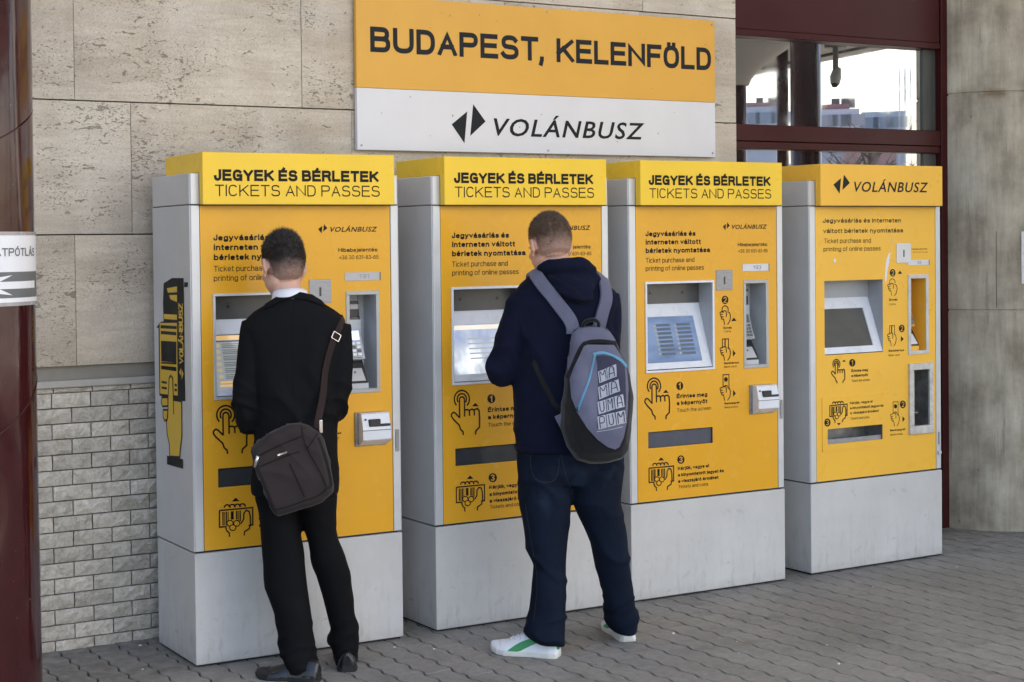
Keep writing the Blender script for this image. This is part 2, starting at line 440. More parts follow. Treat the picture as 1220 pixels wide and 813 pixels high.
# ------------------------------------------------------------------ stroke lettering (flat print)
def arc(cx, cy, rx, ry, a0, a1, n=9):
    return [(cx + rx * math.cos(R(a0 + (a1 - a0) * i / n)), cy + ry * math.sin(R(a0 + (a1 - a0) * i / n))) for i in range(n + 1)]
def glyphs(A, D):
    """A: ascender, D: descender in units of the lower-case height"""
    def arc(cx, cy, rx, ry, a0, a1, n=9):
        o = []
        for i in range(n + 1):
            t_ = R(a0 + (a1 - a0) * i / n); c_, s_ = math.cos(t_), math.sin(t_); e = .80
            o.append((cx + rx * abs(c_) ** e * (1 if c_ > 0 else -1), cy + ry * abs(s_) ** e * (1 if s_ > 0 else -1)))
        return o
    st = [(0, 0), (0, 1)]
    bowl = arc(.5, .5, .5, .5, 0, 360, 16)
    ac = lambda x, y: [(x - .08, y + .06), (x + .16, y + .26)]
    g = {
     'A': (.66, [[(0, 0), (.5, 1), (1, 0)], [(.2, .33), (.8, .33)]]),
     'B': (.66, [st, [(0, 1), (.55, 1)] + arc(.6, .77, .33, .23, 90, -90) + [(0, .54)], [(0, .54), (.6, .54)] + arc(.64, .27, .36, .27, 90, -90) + [(0, 0)]]),
     'C': (.64, [arc(.5, .5, .5, .5, 42, 318, 16)]),
     'D': (.62, [st, [(0, 1), (.42, 1)] + arc(.42, .5, .58, .5, 90, -90, 12) + [(0, 0)]]),
     'E': (.62, [[(1, 0), (0, 0), (0, 1), (.96, 1)], [(0, .53), (.9, .53)]]),
     'F': (.58, [[(0, 0), (0, 1), (1, 1)], [(0, .52), (.88, .52)]]),
     'G': (.66, [arc(.5, .5, .5, .5, 45, 345, 16), [(1, 0), (1, .47), (.55, .47)]]),
     'H': (.68, [st, [(1, 0), (1, 1)], [(0, .53), (1, .53)]]),
     'I': (.0, [[(.5, 0), (.5, 1)]]),
     'J': (.44, [[(1, 1), (1, .32)] + arc(.5, .32, .5, .32, 0, -180, 10)]),
     'K': (.68, [st, [(.96, 1), (0, .36)], [(.34, .60), (1, 0)]]),
     'L': (.55, [[(0, 1), (0, 0), (1, 0)]]),
     'M': (.80, [[(0, 0), (0, 1), (.5, .1), (1, 1), (1, 0)]]),
     'N': (.70, [[(0, 0), (0, 1), (1, 0), (1, 1)]]),
     'O': (.66, [bowl]),
     'P': (.64, [st, [(0, 1), (.6, 1)] + arc(.64, .745, .36, .255, 90, -90) + [(0, .49)]]),
     'R': (.67, [st, [(0, 1), (.6, 1)] + arc(.64, .755, .33, .245, 90, -90) + [(0, .51)], [(.55, .51), (.85, .42), (.93, .1), (1, 0)]]),
     'S': (.64, [arc(.5, .75, .44, .25, 25, 250, 12)[:-1] + [(.5, .52)] + arc(.5, .26, .5, .26, 70, -160, 12)]),
     'T': (.62, [[(0, 1), (1, 1)], [(.5, 1), (.5, 0)]]),
     'U': (.70, [[(0, 1), (0, .36)] + arc(.5, .36, .5, .36, 180, 360, 12) + [(1, 1)]]),
     'V': (.68, [[(0, 1), (.5, 0), (1, 1)]]),
     'Y': (.68, [[(0, 1), (.5, .42), (1, 1)], [(.5, .42), (.5, 0)]]),
     'Z': (.60, [[(0, 1), (1, 1), (0, 0), (1, 0)]]),
     '0': (.52, [bowl]), '1': (.30, [[(0, .76), (.7, 1), (.7, 0)]]),
     '2': (.52, [arc(.5, .72, .48, .28, 165, -20, 10) + [(0, 0), (1, 0)]]),
     '3': (.52, [arc(.45, .75, .45, .25, 160, -80, 10) + arc(.45, .27, .52, .27, 80, -165, 10)]),
     '5': (.52, [[(.9, 1), (.15, 1), (.08, .52)] + arc(.45, .32, .53, .32, 110, -160, 12)]),
     '6': (.52, [[(.9, .9), (.5, 1), (.1, .7), (0, .32)] + arc(.5, .3, .5, .3, 180, 540, 14)]),
     '8': (.52, [arc(.5, .75, .42, .25, -90, 270, 14), arc(.5, .26, .5, .26, 90, 450, 14)]),
     '9': (.52, [[(.1, .1), (.5, 0), (.9, .3), (1, .7)] + arc(.5, .7, .5, .3, 0, 360, 14)]),
     ',': (.06, [[(.8, .0), (.8, -.05), (.1, -.24)]]), '.': (.0, [[(.5, 0), (.5, .001)]]), '-': (.26, [[(0, .38), (1, .38)]]),
     '+': (.5, [[(0, .42), (1, .42)], [(.5, .1), (.5, .74)]]), ':': (.0, [[(.5, 0), (.5, .001)], [(.5, .6), (.5, .601)]]),
    }
    for k, b in (('Á', 'A'), ('É', 'E'), ('Ó', 'O')): g[k] = (g[b][0], g[b][1] + [[(.46, 1.12), (.64, 1.3)]])
    g['Ö'] = (g['O'][0], g['O'][1] + [[(.3, 1.17), (.3, 1.171)], [(.7, 1.17), (.7, 1.171)]])
    L = {
     'a': (.50, [[(.03, .78)] + arc(.48, .70, .45, .30, 150, 0, 8) + [(.93, .1), (1.0, 0)], [(.93, .56), (.45, .56)] + arc(.38, .29, .38, .29, 95, 270, 8) + [(.6, .03), (.93, .3)]]),
     'b': (.52, [[(0, 0), (0, A)], bowl]), 'c': (.48, [arc(.5, .5, .5, .5, 48, 312, 12)]),
     'd': (.52, [[(1, 0), (1, A)], bowl]), 'e': (.52, [[(0, .52), (1, .52)] + arc(.5, .5, .5, .5, 0, 315, 14)]),
     'f': (.26, [[(.4, 0), (.4, A * .8), (.55, A), (1, A)], [(0, 1), (1, 1)]]),
     'g': (.52, [bowl, [(1, 1), (1, -.1)] + arc(.5, -.1, .5, -D - .1, 0, -160, 8)]),
     'h': (.50, [[(0, 0), (0, A)], [(0, .55)] + arc(.5, .55, .5, .45, 180, 0, 9) + [(1, 0)]]),
     'i': (.0, [[(.5, 0), (.5, 1)], [(.5, A), (.5, A + .001)]]),
     'j': (.12, [[(1, 1), (1, D * .7), (.6, D), (0, D)], [(1, A), (1, A + .001)]]),
     'k': (.46, [[(0, 0), (0, A)], [(.92, 1), (0, .34)], [(.36, .58), (1, 0)]]),
     'l': (.0, [[(.5, 0), (.5, A)]]),
     'm': (.84, [[(0, 0), (0, 1)], [(0, .6)] + arc(.25, .6, .25, .4, 180, 0, 7) + [(.5, 0)], [(.5, .6)] + arc(.75, .6, .25, .4, 180, 0, 7) + [(1, 0)]]),
     'n': (.50, [[(0, 0), (0, 1)], [(0, .55)] + arc(.5, .55, .5, .45, 180, 0, 9) + [(1, 0)]]),
     'o': (.54, [bowl]), 'p': (.52, [[(0, D), (0, 1)], bowl]),
     'r': (.28, [[(0, 0), (0, 1)], [(0, .6), (.3, .92), (1, 1)]]),
     's': (.46, [arc(.5, .75, .46, .25, 25, 250, 9)[:-1] + [(.5, .52)] + arc(.5, .26, .5, .26, 70, -160, 9)]),
     't': (.26, [[(.4, 1.32), (.4, .2), (.6, 0), (1, 0)], [(0, 1), (1, 1)]]),
     'u': (.50, [[(0, 1), (0, .45)] + arc(.5, .45, .5, .45, 180, 360, 9), [(1, 1), (1, 0)]]),
     'v': (.50, [[(0, 1), (.5, 0), (1, 1)]]), 'y': (.50, [[(0, 1), (.5, 0)], [(1, 1), (.42, -.25), (.25, D), (.05, D)]]),
     'z': (.44, [[(0, 1), (1, 1), (0, 0), (1, 0)]]),
    }
    for k, b in (('á', 'a'), ('é', 'e'), ('ó', 'o')): L[k] = (L[b][0], L[b][1] + [[(.46, 1.28), (.62, 1.5)]])
    L['í'] = (.0, [[(.5, 0), (.5, 1)], [(.5, 1.25), (2.2, 1.5)]])
    for k, b in (('ö', 'o'), ('ü', 'u')): L[k] = (L[b][0], L[b][1] + [[(.25, 1.38), (.25, 1.381)], [(.75, 1.38), (.75, 1.381)]])
    L['ő'] = (L['o'][0], L['o'][1] + [[(.2, 1.28), (.36, 1.5)], [(.62, 1.28), (.78, 1.5)]])
    return g, L
def ribbon(pts, w, cap=True, closed=None):
    """flat strip of width w along 2D points, mitred"""
    P = [Vector((p[0], p[1])) for p in pts]
    Q = [P[0]]
    for p in P[1:]:
        if (p - Q[-1]).length > 1e-7: Q.append(p)
    P = Q
    if len(P) < 2:
        h = w / 2; c = P[0]; return [((c.x - h, c.y - h), (c.x + h, c.y - h)), ((c.x - h, c.y + h), (c.x + h, c.y + h))]
    cl = (P[0] - P[-1]).length < 1e-5 and len(P) > 3
    out = []
    n = len(P)
    if cap and not cl:
        d0 = (P[1] - P[0]).normalized(); d1 = (P[-1] - P[-2]).normalized()
        P[0] = P[0] - d0 * w / 2; P[-1] = P[-1] + d1 * w / 2
    for i, p in enumerate(P):
        if cl and i in (0, n - 1): a = P[n - 2]; b = P[1]
        else: a = P[max(i - 1, 0)]; b = P[min(i + 1, n - 1)]
        d0 = (p - a).normalized() if (p - a).length > 1e-9 else (b - p).normalized()
        d1 = (b - p).normalized() if (b - p).length > 1e-9 else d0
        n0 = Vector((-d0.y, d0.x)); n1 = Vector((-d1.y, d1.x)); m = n0 + n1
        if m.length < .3: m = n1.copy()
        m.normalize(); k = min(2.6, 1 / max(.25, m.dot(n1))) * w / 2
        out.append((tuple(p - m * k), tuple(p + m * k)))
    return out
def add_ribbon(mb, pts, w, fn, k=0.0, clip=None, cap=True):
    rb = ribbon(pts, w, cap)
    if clip: rb = [tuple((q[0], min(max(q[1], clip[0]), clip[1])) for q in pr) for pr in rb]
    vs = [fn(q[0], q[1], k) for pr in rb for q in pr]
    mb.add(vs, [(2 * i, 2 * i + 2, 2 * i + 3, 2 * i + 1) for i in range(len(rb) - 1)])
def text2d(mb, s, x0, x1, y0, cap, fn, wt=.15, xh=.74, gap=None, k0=0.0, fitw=True):
    """letters between x0 and x1 on the baseline y0, cap height cap"""
    w = wt
    gp = gap if gap is not None else (.10 if wt > .13 else .12)
    A = (1 - w) / (xh - w); D = -(.21) / (xh - w)
    g, L = glyphs(A, D)
    x = 0; items = []
    for ch in s:
        if ch == ' ': x += .34; continue
        up = ch in g
        wd, st = g[ch] if up else L[ch]
        W = wd + w if wd > 0 else w
        if ch in ',.': x -= .09
        items.append((x, wd, st, up, ch)); x += W + gp
    tot = x - gp
    sx = (x1 - x0) / tot / cap if fitw else 1
    if not fitw and x1 is not None and x1 < x0: x0 = x0 - tot * cap
    n = 0
    for gx, wd, st, up, ch in items:
        H = 1 - w if up else xh - w
        for ps in st:
            if wd > 0: q = [(gx + w / 2 + px * wd, w / 2 + py * H) for px, py in ps]
            else: q = [(gx + w / 2 + (px - .5) * w, w / 2 + py * H) for px, py in ps]
            flat = ch in 'AKMNVYZkvyzI'
            clip = (0, 1.0) if (up and ch in 'AKMNVYZ') else ((0, 1.02) if ch in 'kvz' else None)
            dot = len(ps) == 2 and abs(ps[0][1] - ps[1][1]) < .01 and ps[0][0] == ps[1][0]
            q = [(a * sx, b) for a, b in q]
            add_ribbon(mb, q, w, lambda a, b, kk: fn(x0 + a * cap, y0 + b * cap, kk), k0 + (n % 5) * .00005, clip)
            n += 1
def poly(mb, pts, fn, k=0.0): mb.add([fn(p[0], p[1], k) for p in pts], [tuple(range(len(pts)))])
def disc(mb, cx, cy, rx, ry, fn, k=0.0, n=20): poly(mb, [(cx + rx * math.cos(2 * PI * i / n), cy + ry * math.sin(2 * PI * i / n)) for i in range(n)], fn, k)
def curve_text(name, s, mat, parent, x0, x1, z0, capH, y, shear=.28, off=.012, vertical=False):
    """logo lettering from Blender's own font, sheared; flat mesh in the xz plane"""
    c = bpy.data.curves.new(name, 'FONT'); c.body = s; c.shear = shear; c.offset = off; c.space_character = 1.12; c.resolution_u = 3
    o = bpy.data.objects.new(name, c); COL.objects.link(o)
    bpy.context.view_layer.update()
    me = bpy.data.meshes.new_from_object(o.evaluated_get(bpy.context.evaluated_depsgraph_get()))
    bpy.data.objects.remove(o); bpy.data.curves.remove(c)
    v = np.array([q.co[:] for q in me.vertices])
    bx0, bx1 = v[:, 0].min(), v[:, 0].max()
    base = 0; ch = .70
    sx = (x1 - x0) / (bx1 - bx0); sz = capH / ch
    nv = np.stack([x0 + (v[:, 0] - bx0) * sx, np.full(len(v), y), z0 + v[:, 1] * sz], 1)
    me.vertices.foreach_set('co', nv.ravel()); me.update()
    me.materials.clear(); me.materials.append(mat)
    return me
def logo_mark(mb, x0, x1, z0, z1, fn, k=0.0):
    W = x1 - x0; H = z1 - z0
    P = lambda a, b: (x0 + a * W, z0 + b * H)
    poly(mb, [P(0, .47), P(.46, .81), P(.37, 0)], fn, k)
    poly(mb, [P(.64, 1), P(1, .57), P(.54, .19)], fn, k)

# ------------------------------------------------------------------ the setting: ground
YW = 0.546
pave = MB().box(-60, 60, -80, 60, -.5, -.012).build('plaza_ground', PLAZA); tag(pave, kind='structure')
floor = MB().box(-8, 16, -10, 3, -.011, -.006).build('pavement', JOINT); tag(floor, kind='structure')
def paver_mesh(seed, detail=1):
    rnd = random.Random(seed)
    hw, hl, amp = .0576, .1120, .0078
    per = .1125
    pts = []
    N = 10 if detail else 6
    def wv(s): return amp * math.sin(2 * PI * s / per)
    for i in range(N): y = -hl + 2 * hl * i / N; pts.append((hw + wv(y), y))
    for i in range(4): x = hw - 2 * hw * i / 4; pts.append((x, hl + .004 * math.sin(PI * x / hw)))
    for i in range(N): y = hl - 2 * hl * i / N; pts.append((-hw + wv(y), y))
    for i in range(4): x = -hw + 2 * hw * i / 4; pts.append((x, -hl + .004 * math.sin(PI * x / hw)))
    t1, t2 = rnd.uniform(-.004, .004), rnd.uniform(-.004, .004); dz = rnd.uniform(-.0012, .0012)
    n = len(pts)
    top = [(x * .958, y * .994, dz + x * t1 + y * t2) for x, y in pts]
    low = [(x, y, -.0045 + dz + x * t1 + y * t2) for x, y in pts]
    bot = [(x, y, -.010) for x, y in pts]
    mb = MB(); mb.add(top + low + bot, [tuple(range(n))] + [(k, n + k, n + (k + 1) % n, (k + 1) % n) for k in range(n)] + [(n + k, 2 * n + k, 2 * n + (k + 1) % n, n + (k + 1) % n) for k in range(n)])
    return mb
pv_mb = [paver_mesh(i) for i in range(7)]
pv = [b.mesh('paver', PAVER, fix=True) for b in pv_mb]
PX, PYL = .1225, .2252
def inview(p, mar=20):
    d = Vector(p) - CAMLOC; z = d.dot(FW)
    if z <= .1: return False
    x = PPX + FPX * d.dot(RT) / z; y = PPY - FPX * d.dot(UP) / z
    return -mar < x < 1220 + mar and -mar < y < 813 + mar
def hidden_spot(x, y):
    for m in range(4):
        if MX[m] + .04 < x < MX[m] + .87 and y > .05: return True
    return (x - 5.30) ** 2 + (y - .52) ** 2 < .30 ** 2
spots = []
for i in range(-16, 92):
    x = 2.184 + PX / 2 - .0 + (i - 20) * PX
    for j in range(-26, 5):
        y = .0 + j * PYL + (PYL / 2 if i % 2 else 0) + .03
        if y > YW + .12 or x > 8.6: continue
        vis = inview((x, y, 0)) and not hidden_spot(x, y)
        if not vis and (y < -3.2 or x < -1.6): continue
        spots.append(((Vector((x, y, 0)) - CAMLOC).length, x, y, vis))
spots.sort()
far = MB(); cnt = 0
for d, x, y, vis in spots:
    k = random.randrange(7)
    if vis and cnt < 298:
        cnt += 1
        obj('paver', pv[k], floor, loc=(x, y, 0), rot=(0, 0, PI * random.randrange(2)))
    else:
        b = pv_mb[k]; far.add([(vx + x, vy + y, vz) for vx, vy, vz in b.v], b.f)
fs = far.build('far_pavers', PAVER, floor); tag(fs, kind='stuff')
# cigarette ends and pale crumbs lying on the paving
lit = MB()
for px, py, s in ((802, 756, 6), (999, 792, 5), (96, 755, 4), (167, 770, 5), (170, 798, 3), (470, 772, 4), (517, 774, 4), (878, 765, 3), (880, 779, 3), (1040, 700, 3), (1140, 676, 4), (985, 769, 3)):
    p = ground(px, py); a = random.uniform(0, 3.1)
    r_ = .0016 * s
    lit.ell((p.x, p.y, r_ * .4), (r_, r_ * .6, r_ * .45), 7, 5)
lt = lit.build('litter_crumbs', simple('pale_litter', (.6, .58, .54), .8), None, smooth=True); tag(lt, kind='stuff')

# ------------------------------------------------------------------ the wall
wall = thing('stone_wall', 'station wall of pitted cream travertine slabs above a course wall of small split grey stones', 'wall', (0, 0, 0))
MB().box(-7, 3.24, YW + .034, YW + .25, -.01, 3.42).build('wall_core', MORT, wall)
def slab(x0, x1, z0, z1):
    g = .0035
    w, h = (x1 - x0) / 2 - .0009, (z1 - z0) / 2 - .0026
    mb = MB().box(-w, w, 0, .034, -h, h)
    o = mb.build('stone_slab', TRAV, wall, bevel=.0014, seg=1, loc=((x0 + x1) / 2, YW + random.uniform(-.0012, .0012), (z0 + z1) / 2))
    return o
ROWZ = [(2.775, 3.40), (2.239, 2.775), (1.692, 2.239), (1.155, 1.692)]
JX = [[-3.2, -1.2, .3, 1.45, 2.64, 3.24], [-3.6, -2.5, -1.4, -.274, .756, 1.82, 2.62, 3.24], [-3.3, -2.1, -1.05, -.036, 1.0, 2.05, 3.24], [-3.5, -2.4, -1.3, -.283, .76, 1.8, 2.5, 3.24]]
for (z0, z1), js in zip(ROWZ, JX):
    for a, b in zip(js, js[1:]): slab(a, b, z0, z1)
MB().box(-3.5, 3.24, YW + .022, YW + .034, 1.100, 1.156).build('render_band', BAND, wall)
MB().box(-3.5, 3.238, YW - .014, YW + .034, 1.070, 1.0995).build('stone_ledge', LEDGE, wall, bevel=.004, seg=1)
BL, BH = .1645, .0630
def brick_mb(seed, L):
    rnd = random.Random(seed); nx, nz = max(2, int(round(6 * L / BL))), 3
    g = .0025; w = L / 2 - g; h = BH / 2 - g
    V = []
    for j in range(nz + 1):
        for i in range(nx + 1):
            e = i in (0, nx) or j in (0, nz)
            dy = rnd.uniform(-.002, .003) if e else rnd.uniform(-.008, .000)
            jx = 0 if e else rnd.uniform(-.007, .007); jz = 0 if e else rnd.uniform(-.005, .005)
            V.append((-w + 2 * w * i / nx + jx, dy, -h + 2 * h * j / nz + jz))
    F = [(j * (nx + 1) + i, j * (nx + 1) + i + 1, (j + 1) * (nx + 1) + i + 1, (j + 1) * (nx + 1) + i) for j in range(nz) for i in range(nx)]
    b = len(V)
    V += [(-w, .034, -h), (w, .034, -h), (w, .034, h), (-w, .034, h)]
    bt = [i for i in range(nx + 1)]; tp = [nz * (nx + 1) + i for i in range(nx + 1)]
    lf = [j * (nx + 1) for j in range(nz + 1)]; rt = [j * (nx + 1) + nx for j in range(nz + 1)]
    F += [tuple([b, b + 1] + bt[::-1]), tuple([b + 3] + tp + [b + 2]), tuple([b] + lf + [b + 3]), tuple(rt + [b + 2, b + 1])]
    m = MB(); m.add(V, F); return m
bmb = [brick_mb(i, BL) for i in range(8)]
bms = [m.mesh('brick', BRICK) for m in bmb]
rest = MB(); nb = 0
ztop = 1.0700
zc = 1.0493 + BH / 2
top_h = None
for row in range(0, 18):
    z = 1.0493 - BH * (row + .5) if row else None
    if row == 0:
        # cut top course under the ledge
        continue
    zz = 1.0493 - BH * (row - .5)
    ph = -.391 if row % 2 == 1 else -.306
    # row that contains z=.77 has joints at -.391
    k0 = int((1.0493 - .775) / BH) + 1
    ph = -.391 if (row - k0) % 2 == 0 else -.308
    for i in range(-17, 23):
        x = ph + BL * (i + .5)
        if x < -3.2 or x > 3.15: continue
        k = random.randrange(8)
        if -.62 < x < .10:
            obj('brick', bms[k], wall, loc=(x, YW + random.uniform(-.001, .001), zz)); nb += 1
        else:
            rest.add([(vx + x, vy + YW, vz + zz) for vx, vy, vz in bmb[k].v], bmb[k].f)
cut = brick_mb(3, BL); cut.v = [(x, y, (z) * .30) for x, y, z in cut.v]; cutm = cut.mesh('cut_brick', BRICK)
for i in range(-2, 4):
    obj('cut_brick', cutm, wall, loc=(-.391 + BL * (i + .55), YW, 1.0593))
rb = rest.build('more_bricks', BRICK, wall); tag(rb, kind='stuff')

up_ = MB(); up_.box(-30, 30, YW + .02, 22, 3.425, 10.5); up_.box(-30, -7, YW + .02, 22, -.005, 3.42); up_.box(8.2, 30, YW + .02, 22, -.005, 3.42)
bu = up_.build('upper_building', simple('station_upper_render', (.42, .40, .36), .85, var=.1, nscale=1.2), wall)

# ------------------------------------------------------------------ station sign
SY = .515
sg = thing('station_sign', 'wide sign board reading BUDAPEST, KELENFÖLD in black on yellow above a white stripe', 'sign', (1.012, SY, 2.06))
SW, SH, SS = 2.061, .690, .277
MB().box(0, SW, 0, .022, SS, SH).build('yellow_field', YSIGN, sg, bevel=.0012, seg=1)
MB().box(0, SW, .0002, .0222, 0, SS - .0012).build('white_field', WSIGN, sg, bevel=.0012, seg=1)
sm = MB()
for x in (.25, 1.03, 1.8): sm.box(x - .02, x + .02, .023, .031, .05, .64)
sm.build('mounting_rail', STEELD, sg)
fnS = lambda x, z, k: (x, -.0006 - k, z)
for w_, xa_, xb_ in (('BUDAPEST,', .070, 1.012), ('KELENFÖLD', 1.083, 2.036)):
    t = MB(); text2d(t, w_, xa_, xb_, .4380, .1135, fnS, wt=.20); t.build('name_word', INKB, sg, fix=False)
t = MB(); logo_mark(t, .492, .677, .040, .222, fnS); t.build('arrow_emblem', INKB, sg, fix=False)
obj('company_name', curve_text('company_name', 'VOLÁNBUSZ', INKB, sg, .722, 1.608, .0805, .080, -.0008, .22, .014), sg)
for i, (x, z) in enumerate(((.02, .02), (SW - .02, .02), (.02, SH - .02), (SW - .02, SH - .02), (1.03, SH - .015), (1.03, .015))):
    MB().cyl((x, z), .005, -.003, .001, 10, 'y').build('screw', STEELD, sg)
sp = MB(); rs = random.Random(5)
for i in range(34):
    x = rs.uniform(.1, 2.0); z = rs.uniform(.03, .66); r_ = rs.uniform(.0012, .003); disc(sp, x, z, r_, r_ * rs.uniform(.8, 2), lambda a, b, k: (a, -.0010 - k, b), 0, 7)
sp.build('dirt_specks', GREYP, sg, fix=False)

# ------------------------------------------------------------------ window bay
GY = .61
win = thing('window_bay', 'tall reflective window in a dark maroon metal frame beside the round concrete column', 'window', (3.24, GY, 0))
FY = -.05     # frame front, relative to the glass
W1 = 1.62
def wbox(name, x0, x1, y0, y1, z0, z1, m=MAROF, bev=.003): return MB().box(x0, x1, y0, y1, z0, z1).build(name, m, win, bevel=bev, seg=1)
wbox('fascia_panel', .002, 1.50, FY, .05, 2.728, 3.40)
wbox('fascia_lip', .002, 1.50, FY - .006, .05, 2.693, 2.7275)
wbox('transom', .002, 1.508, FY, .05, 2.152, 2.238)
wbox('transom_bead', .002, 1.508, FY + .006, .05, 2.112, 2.1505)
wbox('jamb', 1.5105, 1.60, FY - .004, .05, 0, 3.40)
wbox('sill_rail', .002, 1.508, FY, .05, .10, .22)
wbox('kick_plate', .002, 1.508, FY + .01, .05, 0, .0985)
wbox('side_jamb', -.0005, .0015, .0, .06, 0, 3.4)
XP = wally(1098, 100, GY).x - 3.24
MB().box(.002, XP - .001, 0, .008, 2.2385, 2.6925).build('glass_pane', GLASS, win)
MB().box(.002, XP - .001, 0, .008, .2205, 2.1115).build('glass_pane', GLASS, win)
SP = NT('streaked_reflection_paint', .3)
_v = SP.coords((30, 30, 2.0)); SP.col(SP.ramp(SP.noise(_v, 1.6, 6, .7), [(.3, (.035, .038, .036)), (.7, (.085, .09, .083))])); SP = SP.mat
MB().box(XP, 1.509, -.012, .006, 2.2385, 2.6925).build('reflection_strip', SP, win); MB().box(XP, 1.509, -.012, .006, .2205, 2.1115).build('reflection_strip', SP, win)  # dark streaked strip painted as a reflection at the edge of the glass
MB().box(-.02, 4.6, .060, .075, 0, 3.4).build('room_dark_panel', GASK, win)  # dark sheet standing for the unlit room behind the glass
for xx in (2.45, 4.2):
    wbox('jamb', xx, xx + .09, FY, .05, 0, 3.4)
wbox('transom', 2.541, 4.199, FY, .049, 2.152, 2.238); wbox('fascia_panel', 2.541, 4.199, FY + .002, .049, 2.728, 3.40)
MB().box(2.5405, 4.1995, 0, .008, 2.2385, 2.7275).build('glass_pane', GLASS, win)
MB().box(2.5405, 4.1995, 0, .008, .0, 2.1515).build('glass_pane', GLASS, win)

# ------------------------------------------------------------------ concrete column with form joints
CX, CY, CR = 5.21, .63, .42
colm = thing('concrete_column', 'thick round board-marked concrete column with rusty ring joints at the right edge', 'column', (CX, CY, 0))
prof = [(-.01, CR - .002)]
for zj in (1.229, 2.440):
    prof += [(zj - .009, CR), (zj - .003, CR - .008), (zj + .003, CR - .009), (zj + .008, CR - .001)]
prof += [(3.42, CR)]
rings = []
rc = random.Random(3)
ph = [rc.uniform(-.0012, .0012) for _ in range(96)]
zs = []
for (z0, r0), (z1, r1) in zip(prof, prof[1:]):
    n = max(1, int((z1 - z0) / .15))
    for i in range(n): zs.append((z0 + (z1 - z0) * i / n, r0 + (r1 - r0) * i / n))
zs.append(prof[-1])
for z, r0 in zs:
    rings.append([(math.cos(2 * PI * k / 96) * (r0 + ph[k]), math.sin(2 * PI * k / 96) * (r0 + ph[k]), z) for k in range(96)])
MB().rings(rings).build('shaft', CONC, colm, smooth=False)
def on_col(px, py):      # angle and height on the column under a given direction
    d = ray(px, py); o = CAMLOC - Vector((CX, CY, 0))
    a = d.x ** 2 + d.y ** 2; b = 2 * (o.x * d.x + o.y * d.y); c = o.x ** 2 + o.y ** 2 - CR ** 2
    t_ = (-b - math.sqrt(max(0, b * b - 4 * a * c))) / (2 * a); p = o + d * t_
    return math.atan2(p.y, p.x), p.z
def curved(mb, a0, a1, z0, z1, r, n=8):
    vs = []
    for i in range(n + 1):
        a = a0 + (a1 - a0) * i / n
        vs += [(math.cos(a) * r, math.sin(a) * r, z0), (math.cos(a) * r, math.sin(a) * r, z1)]
    mb.add(vs, [(2 * i, 2 * i + 2, 2 * i + 3, 2 * i + 1) for i in range(n)])
a0, zt = on_col(1216.5, 276); _, zb = on_col(1216.5, 338)
nt = thing('paper_notice', 'white paper notice taped to the round concrete column at the right edge', 'notice', (CX, CY, 0))
mb = MB(); curved(mb, a0, a0 + .55, zb, zt, CR + .004); mb.build('sheet', PAPER, nt, fix=False)
mb = MB()
for i in range(9):
    z = zt - .05 - i * .024
    curved(mb, a0 + .06, a0 + (.46 if i % 3 else .33), z, z + (.004 if i else .012), CR + .0048)
mb.build('printed_lines', GREYP, nt, fix=False)
# form-board seams and blow holes on the column
mb = MB()
for px, pya, pyb in ((1187, 276, 367),):
    a, za = on_col(px, pya); _, zb_ = on_col(px, pyb)
    mb.box(-.0018, .0018, 0, .0022, zb_, za)
    n = 8
    for i in range(n): 
        v = mb.v[-8 + i]; c_, s_ = math.cos(a), math.sin(a); r_ = CR + .0002 + v[1] * .5
        mb.v[-8 + i] = (c_ * r_ - s_ * v[0], s_ * r_ + c_ * v[0], v[2])
mb.build('board_seam', simple('dark_seam', (.16, .145, .12), .9), colm)

# ------------------------------------------------------------------ maroon column with paper sign, at the left edge
PCR = .26
# right silhouette passes through (-.733,-.40)
vd = (Vector((-.733, -.40, 0)) - Vector((CAMLOC.x, CAMLOC.y, 0))).normalized()
pc = Vector((-.733, -.40, 0)) - Vector((vd.y, -vd.x, 0)) * PCR
pcol = thing('maroon_column', 'round steel column clad in glossy dark maroon sheet at the left edge', 'column', (pc.x, pc.y, 0))
rings = []
rm = random.Random(9); dent = [(rm.uniform(0, 6.28), rm.uniform(.1, 2.9), rm.uniform(-.004, .003), rm.uniform(.1, .3), rm.uniform(.2, .6)) for _ in range(60)]
for i in range(70):
    z = 3.40 * i / 69; ring = []
    for k in range(96):
        a = 2 * PI * k / 96; r_ = PCR
        for da, dz, dd, wa, wz in dent:
            q = (a - da + PI) % (2 * PI) - PI
            e = (q / wa) ** 2 + ((z - dz) / wz) ** 2
            if e < 6: r_ += dd * math.exp(-e)
        ring.append((math.cos(a) * r_, math.sin(a) * r_, z))
    rings.append(ring)
MB().rings(rings).build('cladding', MARO, pcol, smooth=True)
mb = MB()
for z0, sl in ((.95, .16), (1.93, .12)):     # spiral seams of the wrapped sheet
    pts = [(math.cos(a) * (PCR + .0005), math.sin(a) * (PCR + .0005), z0 + sl * (a + 1.8)) for a in [-3.4 + .08 * i for i in range(50)]]
    mb.tube(pts, .0022, 6)
mb.build('wrap_seam', MARO, pcol, smooth=True)
def pz(py): return wally(44, py, pc.y).z
a_edge = math.atan2(vd.x * -1, vd.y) if False else math.atan2(-vd.x, vd.y)
